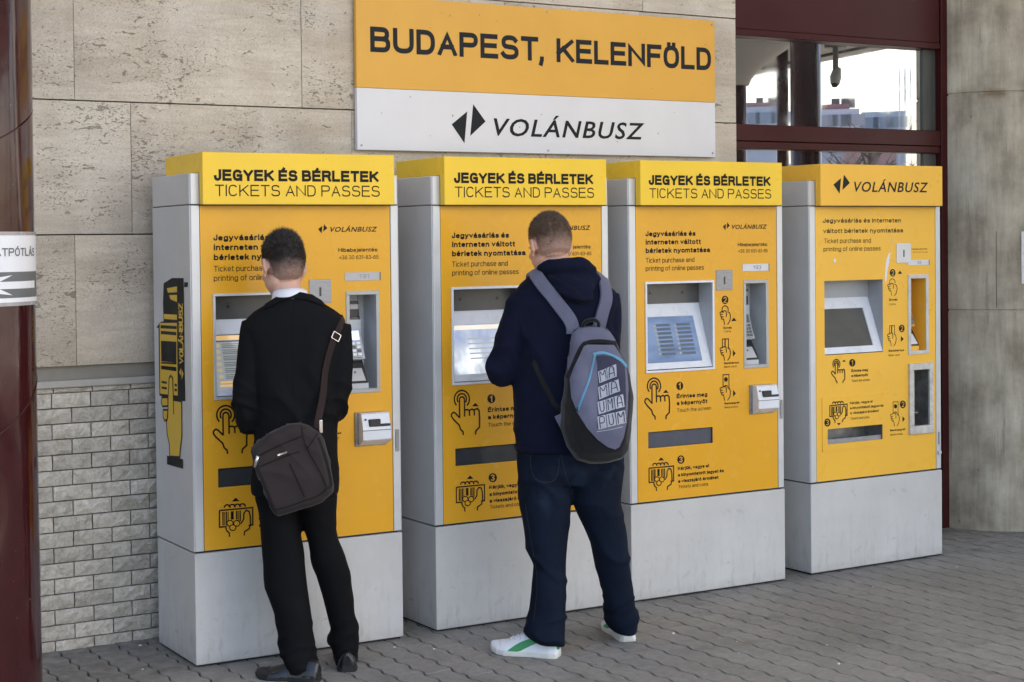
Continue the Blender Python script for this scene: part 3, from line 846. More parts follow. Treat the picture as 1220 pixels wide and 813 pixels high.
# edge direction (right tangent, seen from the camera)
ed = Vector((vd.y, -vd.x, 0)); a_e = math.atan2(ed.y, ed.x)
zt, zb = pz(281), pz(357)
nt = thing('direction_notice', 'white paper sign reading VONATPÓTLÁS over an arrow on the maroon column', 'sign', (pc.x, pc.y, 0))
mb = MB(); A1 = a_e - .10; A0 = A1 - 3.2
curved(mb, A0, A1, zb, zt, PCR + .0055, 40); mb.build('sheet', PAPER, nt, fix=False)
mb = MB(); curved(mb, A0 + .03, A1 - .03, pz(352), pz(322.5), PCR + .0062, 40); mb.build('dark_band', GREYP, nt, fix=False)
def fnP(u, z, k): a = A1 - .03 + (u) / PCR; r_ = PCR + .0070 + k; return (math.cos(a) * r_, math.sin(a) * r_, z)
zc_ = pz(337.5)
mb = MB()
def seg(u0, u1, z0, z1, z2, z3, k):
    n = 6
    for i in range(n):
        a, b = i / n, (i + 1) / n
        poly(mb, [(u0 + (u1 - u0) * a, z0 + (z2 - z0) * a), (u0 + (u1 - u0) * b, z0 + (z2 - z0) * b), (u0 + (u1 - u0) * b, z1 + (z3 - z1) * b), (u0 + (u1 - u0) * a, z1 + (z3 - z1) * a)], fnP, k)
seg(-.036, -.24, zc_ - .012, zc_ + .012, zc_ - .012, zc_ + .012, 0)
for s in (1, -1):
    seg(-.173, -.224, zc_ + s * .033, zc_ + s * .033, zc_ + s * .012, zc_ + s * .0275, .0001)
    seg(-.224, -.36, zc_, zc_ + s * .0275, zc_, zc_, .0002)
mb.build('arrow', PAPER, nt, fix=False)
mb = MB(); text2d(mb, 'VONATPÓTLÁS', -.325, -.030, pz(304.7), .027, fnP, wt=.16); mb.build('lettering', GREYP, nt, fix=False)
mb = MB()
for z_, col_ in ((zt, 1), (zb - .012, 0)):
    curved(mb, A0, A1 + .02, z_, z_ + .012, PCR + .0066, 40)
mb.build('tape', simple('clear_tape', (.36, .33, .33), .25), nt, fix=False)
mb = MB()
for i in range(7):
    a = A1 - .04 - i * .085; curved(mb, a - .018, a, zt + .004, zt + .0075, PCR + .0069, 2)
mb.build('tape_print', GREYP, nt, fix=False)

# ------------------------------------------------------------------ added shade roof, canopy and what the window mirrors
def mir(px, py, dist):
    d = ray(px, py); d = d / math.hypot(d.x, d.y); p = CAMLOC + d * dist
    return Vector((p.x, 2 * GY - p.y, p.z))
HC = 3.42
e1 = mir(889, 91, (HC - CAMLOC.z) * FPX / 195 * 1.03); e2 = mir(1072, 57.5, (HC - CAMLOC.z) * FPX / 228 * 1.05)
dirv = (e1 - e2); dirv.z = 0
far_ = e2 + dirv * 2.6; near_ = e2 - dirv * ((e2.y - 1.3) / dirv.y)
rf_ = thing('shade_roof', 'unseen high flat roof added to shade the ticket machines from the sun', 'roof', (0, 0, 7.2))
MB().box(-1.4, 10.2, -8.0, .56, 0, .45).build('roof_slab', SOFF, rf_, bevel=.02)  # unseen slab, added and sized to keep the sun off the machines
MB().box(-1.45, 10.25, -8.06, -8.005, -.08, .55).build('fascia', MAROF, rf_)
cn = thing('entrance_canopy', 'pale plastered canopy on posts standing out on the pavement, seen mirrored in the window', 'canopy', (0, 0, HC))
DEP = -11.0
tdep = (DEP - e2.y) / dirv.y; cor = e2 + dirv * tdep
Y0c = -2.6; t0c = (Y0c - e2.y) / dirv.y; near_ = e2 + dirv * t0c
WID = 4.2
MB().add([(near_.x - WID, Y0c, 0), (near_.x, Y0c, 0), (cor.x, DEP, 0), (cor.x - WID, DEP, 0), (near_.x - WID, Y0c, .5), (near_.x, Y0c, .5), (cor.x, DEP, .5), (cor.x - WID, DEP, .5)],
         [(0, 3, 2, 1), (4, 5, 6, 7), (0, 1, 5, 4), (1, 2, 6, 5), (2, 3, 7, 6), (3, 0, 4, 7)]).build('slab', SOFF, cn)
mb = MB()
ln = (cor - near_); ln.z = 0; nrm = Vector((-ln.y, ln.x, 0)).normalized()
for off in (.35, ):
    a = Vector((near_.x, Y0c, 0)) + nrm * -off; b = Vector((cor.x, DEP, 0)) + nrm * -off
    mb.tube([(a.x, a.y, -.004), (b.x, b.y, -.004)], .02, 6)
mb.build('drip_groove', GASK, cn)
grp = 'maroon columns mirrored in the window'
def mcol(px0, px1, dist, label, cap=False):
    p = mir((px0 + px1) / 2, 150, dist); r_ = (px1 - px0) / 2 / FPX * dist * .9
    t_ = thing('maroon_post', label, 'column', (p.x, p.y, 0), group=grp)
    MB().cyl((0, 0), r_, 0, HC - .002, 40).build('shaft', MARO, t_, smooth=True)
    return t_, r_, p
mcol(941, 979, 10.6, 'wider dark column mirrored in the middle of the window')
mcol(925, 940, 15.3, 'narrow dark column mirrored left of the wide one in the window')
t_, r_, p_ = mcol(868, 890, 12.5, 'dark column under a flared white head, mirrored at the left end of the window')
mb = MB(); rings = []
for i in range(14):
    f = i / 13; rr = r_ + .02 + .95 * f ** 1.5; z = HC - .60 + .595 * f
    rings.append([(math.cos(2 * PI * k / 48) * rr, math.sin(2 * PI * k / 48) * rr, z) for k in range(48)])
mb.rings(rings).build('flared_head', SOFF, t_, smooth=True)
# security camera under the canopy
p = mir(995.5, 66, 15.1)
cc = thing('security_camera', 'small grey dome-armed security camera hanging from the canopy, mirrored in the window', 'camera', (p.x, p.y, HC))
MB().cyl((0, 0), .10, -.04, 0, 20).build('ceiling_plate', GREYP, cc, smooth=False)
zc2 = mir(995, 84, 15.1).z - HC
MB().cyl((0, 0), .026, zc2, -.02, 12).build('arm', GREYP, cc)
bd = MB().tube([(.02, 0, zc2 + .02), (-.01, .01, zc2 - .06), (-.03, .02, zc2 - .13)], [.035, .052, .040], 16).build('housing', simple('camera_grey', (.30, .31, .33), .4), cc, bevel=.006)
MB().ell((-.034, .022, zc2 - .14), (.03, .03, .02), 14, 8).build('lens', BLACKP, cc, smooth=True)
# apartment blocks across the square
def block(px0, px1, pytop, dist, col, label, topc=None, floors=6, deep=14):
    a = mir(px0, pytop, dist); b = mir(px1, pytop, dist)
    w = (b - a); w.z = 0; L = w.length; ang = math.atan2(w.y, w.x)
    t_ = thing('apartment_block', label, 'building', (a.x, a.y, 0), ang, 'apartment blocks mirrored in the window')
    H = a.z
    m = simple('block_paint', col, .8, var=.05, nscale=.4)
    MB().box(0, L, -deep, 0, 0, H).build('walls', m, t_)
    if topc:
        MB().box(L * .05, L * .75, -deep * .8, -.5, H + .01, H + .35).build('roof_storey', simple('roof_brick', topc, .8, nscale=.4), t_)
        for k in (.3, .55, .7): MB().box(L * k, L * k + .5, -4, -3, H + .35, H + .9).build('chimney', GREYP, t_)
    gl = simple('hazed_window_glass', (.36, .39, .45), .3)  # distance haze put into the pane colour, low contrast
    nx = max(3, int(L / 4)); fh = H / floors
    for f in range(floors):
        for i in range(nx):
            x = L * (i + .5) / nx
            for yy, s in ((.01, 1),):
                MB().box(x - .7, x + .7, -.05, .06, fh * f + fh * .35, fh * f + fh * .78).build('window', gl, t_)
    return t_
block(884, 940, 128, 118, (.62, .64, .70), 'pale grey apartment block mirrored at the left of the window', (.36, .22, .20))  # pale wall colours lightened for distance haze
block(976, 1024, 131, 100, (.58, .62, .72), 'blue-grey apartment block with red roof storey mirrored right of the wide column', (.34, .17, .16))
block(1026, 1078, 134, 125, (.66, .69, .76), 'long pale apartment block mirrored at the right of the window')
block(1005, 1068, 160, 92, (.42, .28, .27), 'low red-brown block in front of the pale apartment blocks, mirrored in the window', floors=5)
# bare trees and lamp mast
bark = simple('bare_bark', (.08, .065, .05), .9, nscale=3)
def bare_tree(px, pytop, dist, label):
    p = mir(px, pytop, dist); H = p.z
    t_ = thing('bare_tree', label, 'tree', (p.x, p.y, 0), group='bare trees mirrored in the window')
    MB().tube([(0, 0, 0), (.05, 0, H * .3), (0, .05, H * .6), (.02, 0, H * .85)], [.16, .12, .07, .02], 7).build('trunk', bark, t_)
    mb = MB(); rr = random.Random(px)
    for i in range(26):
        z = H * rr.uniform(.3, .8); a = rr.uniform(0, 6.28); l = H * rr.uniform(.12, .3)
        q = Vector((math.cos(a) * l, math.sin(a) * l, l * rr.uniform(.5, 1.2)))
        s0 = Vector((0, 0, z)); mb.tube([s0, s0 + q * .5 + Vector((0, 0, .1)), s0 + q], [.04, .025, .01], 5)
        for k in range(3):
            s1 = s0 + q * rr.uniform(.4, .9); q2 = Vector((rr.uniform(-1, 1), rr.uniform(-1, 1), rr.uniform(.2, 1))) * l * .4
            mb.tube([s1, s1 + q2], [.015, .006], 4)
    mb.build('branches', bark, t_)
bare_tree(1035, 128, 60, 'small bare tree mirrored before the apartment blocks in the middle of the window')
bare_tree(1010, 172, 55, 'low bare sapling mirrored in the lower strip of window')
bare_tree(1050, 175, 50, 'thin bare sapling mirrored near the right of the lower strip of window')
p = mir(1078, 55, 60)
t_ = thing('lamp_mast', 'tall pale lattice lamp mast mirrored near the right of the window', 'mast', (p.x, p.y, 0))
mb = MB()
for sx, sy in ((-.35, -.35), (.35, -.35), (.35, .35), (-.35, .35)): mb.tube([(sx * .5, sy * .5, 0), (sx * .3, sy * .3, 12)], .022, 5)
for i in range(16):
    z = i * .75; s = .175 * (1 - .4 * z / 12)
    mb.tube([(-s, -s, z), (s, -s, z + .75)], .008, 4); mb.tube([(s, -s, z), (s, s, z + .75)], .008, 4)
mb.build('lattice', simple('pale_galvanised', (.6, .62, .64), .5, .3), t_)

# ------------------------------------------------------------------ ticket machines
W_ = .9155; HB = .4465; HS = 1.7991; DPT = .427; FYB = .0064
PANF = .0040      # y of the yellow panel's face
def panel_holes(mb, u0, u1, z0, z1, holes, y):
    us = sorted({u0, u1} | {h[0] for h in holes} | {h[1] for h in holes}); zs_ = sorted({z0, z1} | {h[2] for h in holes} | {h[3] for h in holes})
    idx = {}
    def V(u, z):
        if (u, z) not in idx: idx[(u, z)] = len(vs); vs.append((u, y, z))
        return idx[(u, z)]
    vs = []; fs = []
    for a, b in zip(us, us[1:]):
        for c, d in zip(zs_, zs_[1:]):
            cu, cz = (a + b) / 2, (c + d) / 2
            if any(h[0] < cu < h[1] and h[2] < cz < h[3] for h in holes): continue
            fs.append((V(a, c), V(b, c), V(b, d), V(a, d)))
    mb.add(vs, fs)
def frame(mb, u0, u1, z0, z1, w, y0, y1):
    """rectangular ring, front at y0"""
    mb.box(u0, u1, y0, y1, z1 - w, z1); mb.box(u0, u1, y0, y1, z0, z0 + w)
    mb.box(u0, u0 + w, y0, y1, z0 + w, z1 - w); mb.box(u1 - w, u1, y0, y1, z0 + w, z1 - w)
def well(mb, u0, u1, z0, z1, d, y=None, skip=''):
    """inside faces of a recess"""
    y = PANF if y is None else y
    if 't' not in skip: mb.quad((u0, y, z1), (u1, y, z1), (u1, d, z1), (u0, d, z1))
    if 'b' not in skip: mb.quad((u0, y, z0), (u0, d, z0), (u1, d, z0), (u1, y, z0))
    if 'l' not in skip: mb.quad((u0, y, z0), (u0, y, z1), (u0, d, z1), (u0, d, z0))
    if 'r' not in skip: mb.quad((u1, y, z0), (u1, d, z0), (u1, d, z1), (u1, y, z1))
    if 'k' not in skip: mb.quad((u0, d, z0), (u0, d, z1), (u1, d, z1), (u1, d, z0))
fnF = lambda u, z, k: (u, PANF - .0008 - k, z)
def mk_fn(m, ox, oy, sc, loc=None):
    """zoomed-photo coordinates -> panel coordinates; loc=(sx,sy,x0,y0,X0,Y0) re-places an icon"""
    def f(x, y, k):
        if loc: x, y = loc[4] + (x - loc[2]) * loc[0], loc[5] + (y - loc[3]) * loc[1]
        u, z = PU(m, ox + x / sc, oy + y / sc, PANF)
        return (u, PANF - .0008 - k, z)
    return f
def S(mb, pts, w, f, k=0): 
    q = [f(x, y, 0) for x, y in pts]; add_ribbon(mb, [(a[0], a[2]) for a in q], w, lambda a, b, kk: (a, PANF - .0008 - kk, b), k, cap=False)
def iarc(cx, cy, rx, ry, a0, a1, n=14): return [(cx + rx * math.cos(R(a0 + (a1 - a0) * i / n)), cy - ry * math.sin(R(a0 + (a1 - a0) * i / n))) for i in range(n + 1)]
def icon_touch(ink, f, w=.0068):
    S(ink, iarc(222, 235, 92, 112, -48, 225), w, f)
    S(ink, iarc(222, 235, 56, 70, -38, 215), w, f, .0001)
    S(ink, [(195, 478), (193, 250)] + iarc(223, 240, 30, 34, 175, 5, 8) + [(254, 250), (256, 460)], w, f, .0002)
    S(ink, [(195, 475), (140, 412), (118, 405), (98, 425), (95, 455), (120, 495), (190, 572), (205, 625), (235, 655), (238, 698)], w, f, .0003)
    S(ink, [(255, 378), (290, 368), (312, 385), (314, 452)], w, f, .0004)
    S(ink, [(312, 378), (345, 364), (370, 380), (373, 446)], w, f, .0005)
    S(ink, [(370, 372), (410, 358), (430, 385), (436, 470), (434, 598), (390, 645), (386, 692)], w, f, .0006)
def icon_arrow(ink, f, pts): poly(ink, pts, f, .0001)
def badge(ink, yel, f, cx, cy, rx, ry, ch, k=.0007):
    disc(ink, cx, cy, rx, ry, f, .0001)
    gx = rx * .36; gy = ry * .58
    g = {'1': [[(-.6, -.55), (.25, -1), (.25, 1)]], '2': [[(-1, -.5), (-.5, -1), (.5, -1), (1, -.5), (.8, 0), (-1, 1), (1, 1)]],
         '3': [[(-1, -.8), (0, -1), (.9, -.6), (.3, -.05), (-.2, 0)], [(.2, 0), (1, .5), (.2, 1), (-1, .8)]]}[ch]
    for i, ps in enumerate(g): 
        q = [f(cx + a * gx, cy + b * gy, 0) for a, b in ps]
        add_ribbon(yel, [(a[0], a[2]) for a in q], .0052 * max(.55, rx / 48), lambda a, b, kk: (a, PANF - .0014 - kk, b), .0001 * i)
def icon_ticket(ink, f, w=.0058, coins_yel=None):
    S(ink, [(135, 285), (432, 258), (432, 438), (395, 444)], w, f); S(ink, [(135, 285), (135, 458), (200, 452)], w, f, .0001)
    for i, x in enumerate((205, 250, 295, 340)): S(ink, iarc(x, 252 - i * 3, 26, 26, -10, 190, 8), w, f, .0002 + .00005 * i)
    for x0, x1 in ((160, 172), (178, 186), (192, 204), (210, 216), (236, 262), (282, 296), (302, 308), (314, 326)):
        yb = 440 if x0 < 200 else (392 if x0 < 230 else (380 if x0 < 300 else 400))
        poly(ink, [(x0, 304 - (x0 - 135) * .09), (x1, 304 - (x1 - 135) * .09), (x1, yb), (x0, yb)], f, .0001)
    for i, (cx, cy) in enumerate(((228, 418), (288, 420), (252, 464))):
        if coins_yel is not None: disc(coins_yel, cx, cy, 27, 29, f, .0009 + .0001 * i)
        q = [f(x, y, 0) for x, y in iarc(cx, cy, 28, 30, 0, 360, 16)]
        add_ribbon(ink, [(a[0], a[2]) for a in q], w * .75, lambda a, b, kk: (a, PANF - .0008 - kk, b), .0010 + .0001 * i, cap=False)
    S(ink, [(325, 425), (350, 380), (352, 320), (372, 288), (398, 296), (410, 345), (412, 430), (400, 478), (358, 508), (355, 548)], w, f, .0004)
    S(ink, [(190, 462), (200, 498), (222, 520), (224, 560)], w, f, .0004)
def hand_small(ink, f, dy, w):
    for i, (x, y) in enumerate(((117, 515), (122, 540), (130, 562))): S(ink, iarc(x, y + dy, 14, 13, 60, 300, 6), w, f, .0001 * i)
    S(ink, [(148, 628 + dy), (140, 582 + dy), (134, 566 + dy)], w, f)
    S(ink, [(120, 505 + dy), (140, 492 + dy), (160, 494 + dy), (166, 520 + dy), (164, 550 + dy)], w, f, .0002)
    S(ink, [(176, 626 + dy), (198, 592 + dy), (206, 545 + dy), (196, 512 + dy), (176, 500 + dy)], w, f, .0003)
def icon_coin(ink, f, w=.0045): S(ink, iarc(153, 480, 30, 36, -20, 240), w, f, .0004); hand_small(ink, f, 0, w)
def icon_card(ink, f, w=.0045):
    S(ink, [(128, 115), (128, 34), (186, 32), (186, 128)], w, f); poly(ink, [(147, 36), (158, 36), (158, 112), (147, 112)], f, .0001); hand_small(ink, f, -384, w)
def icon_note(ink, f, w=.0045):
    S(ink, [(133, 505), (133, 380), (190, 378), (190, 520)], w, f); disc(ink, 161, 425, 18, 22, f, .0001); S(ink, iarc(161, 500, 16, 18, 10, 170, 8), w, f, .0002); hand_small(ink, f, 2, w)
def tline(mb, m, s, ox, oy, sc, xa, xb, yb, cap, wt, k=0, y=PANF, xh=.74):
    """one line of lettering measured on the photo: left edge xa, right edge xb, baseline yb at xa, cap height in zoomed px"""
    u0, z0 = PU(m, ox + xa / sc, oy + yb / sc, y); u1, _ = PU(m, ox + xb / sc, oy + yb / sc, y); _, z1 = PU(m, ox + xa / sc, oy + (yb - cap) / sc, y)
    text2d(mb, s, u0, u1, z0, z1 - z0, lambda u, z, kk: (u, y - .0008 - kk, z), wt=wt, k0=k, xh=xh)
SCRBLUE = emit('idle_screen_glow', [(.35, (.07, .11, .20)), (.6, (.14, .20, .33))], 3.0, .44, (1, 1, 3))
SCRMENU = emit('menu_screen_glow', [(.3, (.17, .185, .19)), (.7, (.22, .24, .25))], 2.0, .40)
SCRLIT = emit('bright_screen_glow', [(.3, (.10, .16, .32)), (.5, (.30, .34, .40)), (.62, (.62, .66, .72))], 5.0, .42, (1.3, 1, 1))
SCROFF = simple('switched_off_screen', (.10, .10, .095), .10, var=.1, coat=.6)
SCROR = emit('orange_screen_glow', [(.3, (.42, .25, .09)), (.7, (.50, .32, .13))], 6, .42)
SCRLN = emit('menu_line_glow', [(.3, (.07, .08, .085)), (.7, (.10, .11, .12))], 8, .4)
SCRYE = emit('yellow_dot_glow', [(.3, (.34, .29, .18)), (.7, (.42, .36, .24))], 8, .32)
LCD = emit('small_display_glow', [(.3, (.22, .34, .62)), (.7, (.45, .55, .78))], 20, .8)
mgrp = 'yellow ticket machines in a row along the wall'

def plate(u0, u1, zt_, zb_, yt, yb):
    """point on the sloping screen plate: a,b in 0..1 (left-right, bottom-top), n = height above it"""
    T_ = Vector((0, yt - yb, zt_ - zb_)); L_ = T_.length; T_.normalize(); N_ = Vector((0, -T_.z, T_.y))
    return lambda a, b, n=0: (u0 + (u1 - u0) * a, yb + T_.y * b * L_ + N_.y * n, zb_ + T_.z * b * L_ + N_.z * n)

def machine(m, label):
    global PANF
    new = (m == 3)
    root = thing('ticket_machine', label, 'ticket machine', (MX[m], MY[m], 0), MR[m], mgrp)
    # base cabinet
    MB().box(.010, W_ - .010, .010, DPT - .01, -.004, .0095).build('plinth', GASK, root)
    MB().box(0, W_, 0, DPT, .009, HB - .003).build('base_cabinet', CAB, root, bevel=.0035, seg=2)
    MB().box(.012, W_ - .012, .012, DPT - .01, HB - .0025, HB + .0035).build('base_joint', GASK, root)
    # upper shell (open at the front) and its top band
    z0, z1 = HB + .004, HS - .0015
    sh = MB()
    sh.box(0, .004, FYB, DPT, z0, z1); sh.box(W_ - .004, W_, FYB, DPT, z0, z1); sh.box(.004, W_ - .004, DPT - .004, DPT, z0, z1)
    sh.box(.004, W_ - .004, FYB + .004, DPT - .004, z0, z0 + .004)
    sh.build('cabinet_shell', SIDE, root)
    MB().box(.002, W_ - .002, FYB + .002, DPT - .002, HS - .0012, HS + .0015).build('top_joint', GASK, root)
    MB().box(0, W_, FYB, DPT, HS + .0018, 1.922).build('top_band', SIDE, root, bevel=.003, seg=1)
    # aluminium corner posts
    for a, b in ((.0045, .0405), (.8785, W_ - .0045)):
        MB().box(a, b, FYB - .0044, FYB + .03, z0 + .0005, z1 - .0005).build('corner_post', ALU, root, bevel=.003, seg=2)
        MB().box(a, b, FYB - .0040, FYB + .002, HS + .0022, 1.9215).build('corner_post', ALU, root, bevel=.002, seg=1)
    # lit-looking cap box
    c1 = .8895 if new else .8795
    ycap = YPAN4 if new else YCAP
    cb = MB()
    cb.box(.041, c1, -.035, FYB - .0048, HS + .0005, 2.002); cb.box(.041, c1, FYB - .0047, DPT - .05, 1.9235, 2.002)
    cp = cb.build('cap_box', ycap, root, bevel=.002, seg=1)
    MB().box(.043, c1 - .002, -.033, .0019, HS - .0035, HS + .0003).build('cap_shadow_gap', GASK, root)
    YC = -.0352
    t = MB()
    if not new:
        ty = {0: (420 - 0, 0), }
        # heading measured on machine 3, same place on the others
        def hl(s, xa, xb, yb, cap, wt, k):
            u0, zz = PU(2, 720 + xa / 3.535, 180 + yb / 3.535, YC); u1, _ = PU(2, 720 + xb / 3.535, 180 + yb / 3.535, YC); _, zt_ = PU(2, 720 + xa / 3.535, 180 + (yb - cap) / 3.535, YC)
            text2d(t, s, u0, u1, zz, zt_ - zz, lambda u, z, kk: (u, YC - .0006 - kk, z), wt=wt, k0=k)
        hl('JEGYEK ÉS BÉRLETEK', 187, 699, 143.5, 42, .25, 0); t.build('heading_line', INK, root, fix=False); t = MB()
        hl('TICKETS AND PASSES', 190, 703, 199, 42, .11, 0)
        t.build('heading_line', INK, root, fix=False)
    else:
        u0, za = PU(3, 993, 231, YC); u1, _ = PU(3, 1012.5, 231, YC); _, zb_ = PU(3, 993, 208, YC)
        logo_mark(t, u0, u1, za, zb_, lambda u, z, k: (u, YC - .0006 - k, z)); t.build('arrow_emblem', INKB, root, fix=False)
        u0, za = PU(3, 1017.5, 228.5, YC); u1, _ = PU(3, 1106, 228.5, YC); _, zb_ = PU(3, 1017.5, 216.5, YC)
        obj('company_name', curve_text('company_name', 'VOLÁNBUSZ', INKB, root, u0, u1, za, zb_ - za, YC - .0008, .22, .012), root)
    # yellow front panel with its openings
    SU0, SU1 = (.101, .500) if new else (.0905, .491)
    SZ0, SZ1 = (1.069, 1.433) if new else (1.0375, 1.453)
    fw = 0.0 if new else .0105
    scr = (SU0 + fw, SU1 - fw, SZ0 + fw, SZ1 - fw)
    PA = (.677, .825, 1.046, 1.452) if new else (.6695, .823, 1.031, 1.449)
    pw = .020 if new else .0165
    pay = (PA[0] + pw, PA[1] - pw, PA[2] + pw, PA[3] - pw)
    slot = (.114, .491, .631, .706) if new else (.1035, .4785, .6945, .7685)
    holes = [scr, pay, slot]
    note = None
    if new:
        NA = (.6775, .8525, .640, 1.001); note = (NA[0] + .032, NA[1] - .032, NA[2] + .042, NA[3] - .034); holes.append(note)
    pn = MB(); panel_holes(pn, .0425, .8765, HB + .006, HS - .0032, holes, PANF)
    ymat = YPAN4 if new else YPAN
    pn.build('front_panel', ymat, root, fix=False)
    MB().box(.0408, .0424, PANF - .0004, PANF + .02, HB + .006, HS - .0032).build('panel_edge', GASK, root)
    MB().box(.8766, .8783, PANF - .0004, PANF + .02, HB + .006, HS - .0032).build('panel_edge', GASK, root)
    # ---- screen recess
    u0, u1, z0s, z1s = scr
    zt_, yt = 1.347, .102; zb_, yb = z0s + .004, .006
    if new: zt_ = 1.345; yt = .105
    rc_ = MB()
    well(rc_, u0, u1, z0s, z1s, yt, skip='k')
    rc_.quad((u0, yt, zt_), (u0, yt, z1s), (u1, yt, z1s), (u1, yt, zt_))
    rec = rc_.build('screen_recess', GREYIN if new else simple('recess_pale_paint_%d' % m, (.46, .47, .48), .35), root, fix=False)
    MB().box(u0 + .0005, u1 - .0005, yt - .004, yt - .0005, zt_ + .0005, z1s - .0005).build('upper_glass', GREYIN if new else DARKIN, root)
    if not new:
        fr = MB(); frame(fr, SU0, SU1, SZ0, SZ1, fw, PANF - .006, PANF + .002); fr.build('recess_frame', WFRAME if m != 0 else ALU, root, bevel=.0012, seg=1)
        for f_ in (.24, .74): MB().cyl((u0 + (u1 - u0) * f_, z1s - .045), .007, yt - .0048, yt - .0042, 12, 'y').build('sensor_dot', BLACKP, root)
    P_ = plate(u0, u1, zt_, zb_, yt, yb)
    bz = MB()
    sa0, sa1, sb0, sb1 = (-.02, .865, .115, .80) if new else (.03, .872, .095, .80)
    a0_ = max(sa0, .012)
    # bezel with an opening for the screen
    G = lambda a, b: P_(a, b)
    A_ = [0, a0_, sa1, 1]; B_ = [0, sb0, sb1, 1]
    for i in range(3):
        for j in range(3):
            if i == 1 and j == 1: continue
            bz.quad(G(A_[i], B_[j]), G(A_[i + 1], B_[j]), G(A_[i + 1], B_[j + 1]), G(A_[i], B_[j + 1]))
    for (p, q) in (((a0_, sb0), (sa1, sb0)), ((sa1, sb0), (sa1, sb1)), ((sa1, sb1), (a0_, sb1)), ((a0_, sb1), (a0_, sb0))):
        bz.quad(P_(*p), P_(*q), P_(*q, -.006), P_(*p, -.006))
    bezel = bz.build('screen_bezel', WFRAME, root, fix=False)
    sc_ = MB(); sc_.quad(P_(a0_, sb0, -.005), P_(sa1, sb0, -.005), P_(sa1, sb1, -.005), P_(a0_, sb1, -.005))
    smat = {0: SCRMENU, 1: SCRLIT, 2: SCRBLUE, 3: SCROFF}[m]
    sco = sc_.build('screen', smat, bezel, fix=False)
    sa = lambda x: a0_ + (sa1 - a0_) * x; sb = lambda y: sb0 + (sb1 - sb0) * y
    def patch(mb, x0, x1, y0, y1, k=0): mb.quad(P_(sa(x0), sb(y0), -.0046 + k), P_(sa(x1), sb(y0), -.0046 + k), P_(sa(x1), sb(y1), -.0046 + k), P_(sa(x0), sb(y1), -.0046 + k))
    def dot(mb, x, y, r_, k=0):
        mb.quad(*[P_(sa(x + r_ * math.cos(a)), sb(y + r_ * 1.1 * math.sin(a)), -.0042 + k) for a in [i * PI / 5 for i in range(10)]])
    if m == 0:
        q = MB(); patch(q, 0, 1, .90, .985); q.build('screen_header', SCROR, bezel, fix=False)
        q = MB(); patch(q, .0, 1, .985, 1.0); patch(q, .0, 1, .865, .888); q.build('screen_bar', GREYP, bezel, fix=False)
        q = MB()
        for i in range(6):
            y_ = .80 - i * .115
            for x0 in (.13, .55):
                for s in (.025, -.01, -.04): patch(q, x0, x0 + (.34 if s > 0 else .30), y_ + s - .008, y_ + s + .008)
        q.build('screen_lines', SCRLN, bezel, fix=False)
        q = MB(); [dot(q, .07, .80 - i * .115, .036) for i in range(6)]; [dot(q, .49, .80 - i * .115, .036) for i in range(6)]
        q.build('screen_dots', SCRYE, bezel, fix=False)
        q = MB(); patch(q, .04, .42, .03, .075); patch(q, .05, .8, .10, .135); q.build('screen_buttons', SCROR, bezel, fix=False)
    elif m == 2:
        q = MB()
        for cx_ in (.25, .62):
            for i in range(8): patch(q, cx_ + .05 + .0 * i, cx_ + .30, .79 - i * .09, .845 - i * .09)
        q.build('screen_lines', emit('dim_blue_menu', [(.3, (.07, .09, .125)), (.7, (.09, .11, .15))], 8, .40), bezel, fix=False)
        q = MB()
        for cx_ in (.27, .64):
            for i in range(7): dot(q, cx_, .80 - i * .10, .022)
        q.build('screen_dots', SCRYE, bezel, fix=False)
    elif m == 1:
        q = MB(); patch(q, 0, 1, .90, .99); q.build('screen_header', emit('pale_header', [(.3, (.36, .33, .27)), (.7, (.45, .42, .36))], 5, .6), bezel, fix=False)
        q = MB(); [patch(q, .30, .95, .70 - i * .1, .73 - i * .1) for i in range(5)]; q.build('screen_lines', SCRMENU, bezel, fix=False)
    # ---- payment recess
    fr = MB(); frame(fr, *PA, pw, PANF - (.005 if new else .003), PANF + .002)
    fr.build('payment_frame', PFRAME if not new else simple('stained_frame_paint', (.56, .55, .52), .4, var=.15), root, bevel=.0015, seg=1)
    pd = .115
    wl_ = MB(); well(wl_, *pay, pd); wmat = ymat if new else simple('payment_recess_paint_%d' % m, (.43, .45, .46), .35)
    wl = wl_.build('payment_recess', wmat, root, fix=False)
    a, b, c, d = pay; wd = b - a
    # sloping fascia inside
    fa = MB()
    prof_ = [(d, .125), (d - .10, .125), (d - .105, .085), (c + .21, .085), (c + .12, .048), (c + .115, .070), (c + .10, .070), (c + .02, .022), (c, .022)]
    for (za, ya), (zb2, yb2) in zip(prof_, prof_[1:]):
        fa.quad((a + .0005, yb2, zb2), (b - .028, yb2, zb2), (b - .028, ya, za), (a + .0005, ya, za))
    n_ = len(prof_); vs = [(b - .028, y, z) for z, y in prof_] + [(b - .028, .11, c), (b - .028, .11, d)]
    fa.add(vs, [tuple(range(len(vs)))])
    fa.build('reader_fascia', wmat if new else simple('reader_fascia_paint_%d' % m, (.50, .52, .53), .38), wl, fix=False)
    fx = b - .028
    MB().box(a + .006, fx - .012, .080, .088, d - .095, d - .028).build('card_slot', BLACKP, wl, bevel=.002, seg=1)
    MB().box(a + .030, fx - .016, .074, .0795, d - .062, d - .040).build('slot_lip', STEEL, wl, bevel=.001, seg=1)
    # keypad on the slope between c+.21 and c+.12
    kp = plate(a + .002, fx - .012, c + .235, c + .125, .086, .050)
    kb = MB()
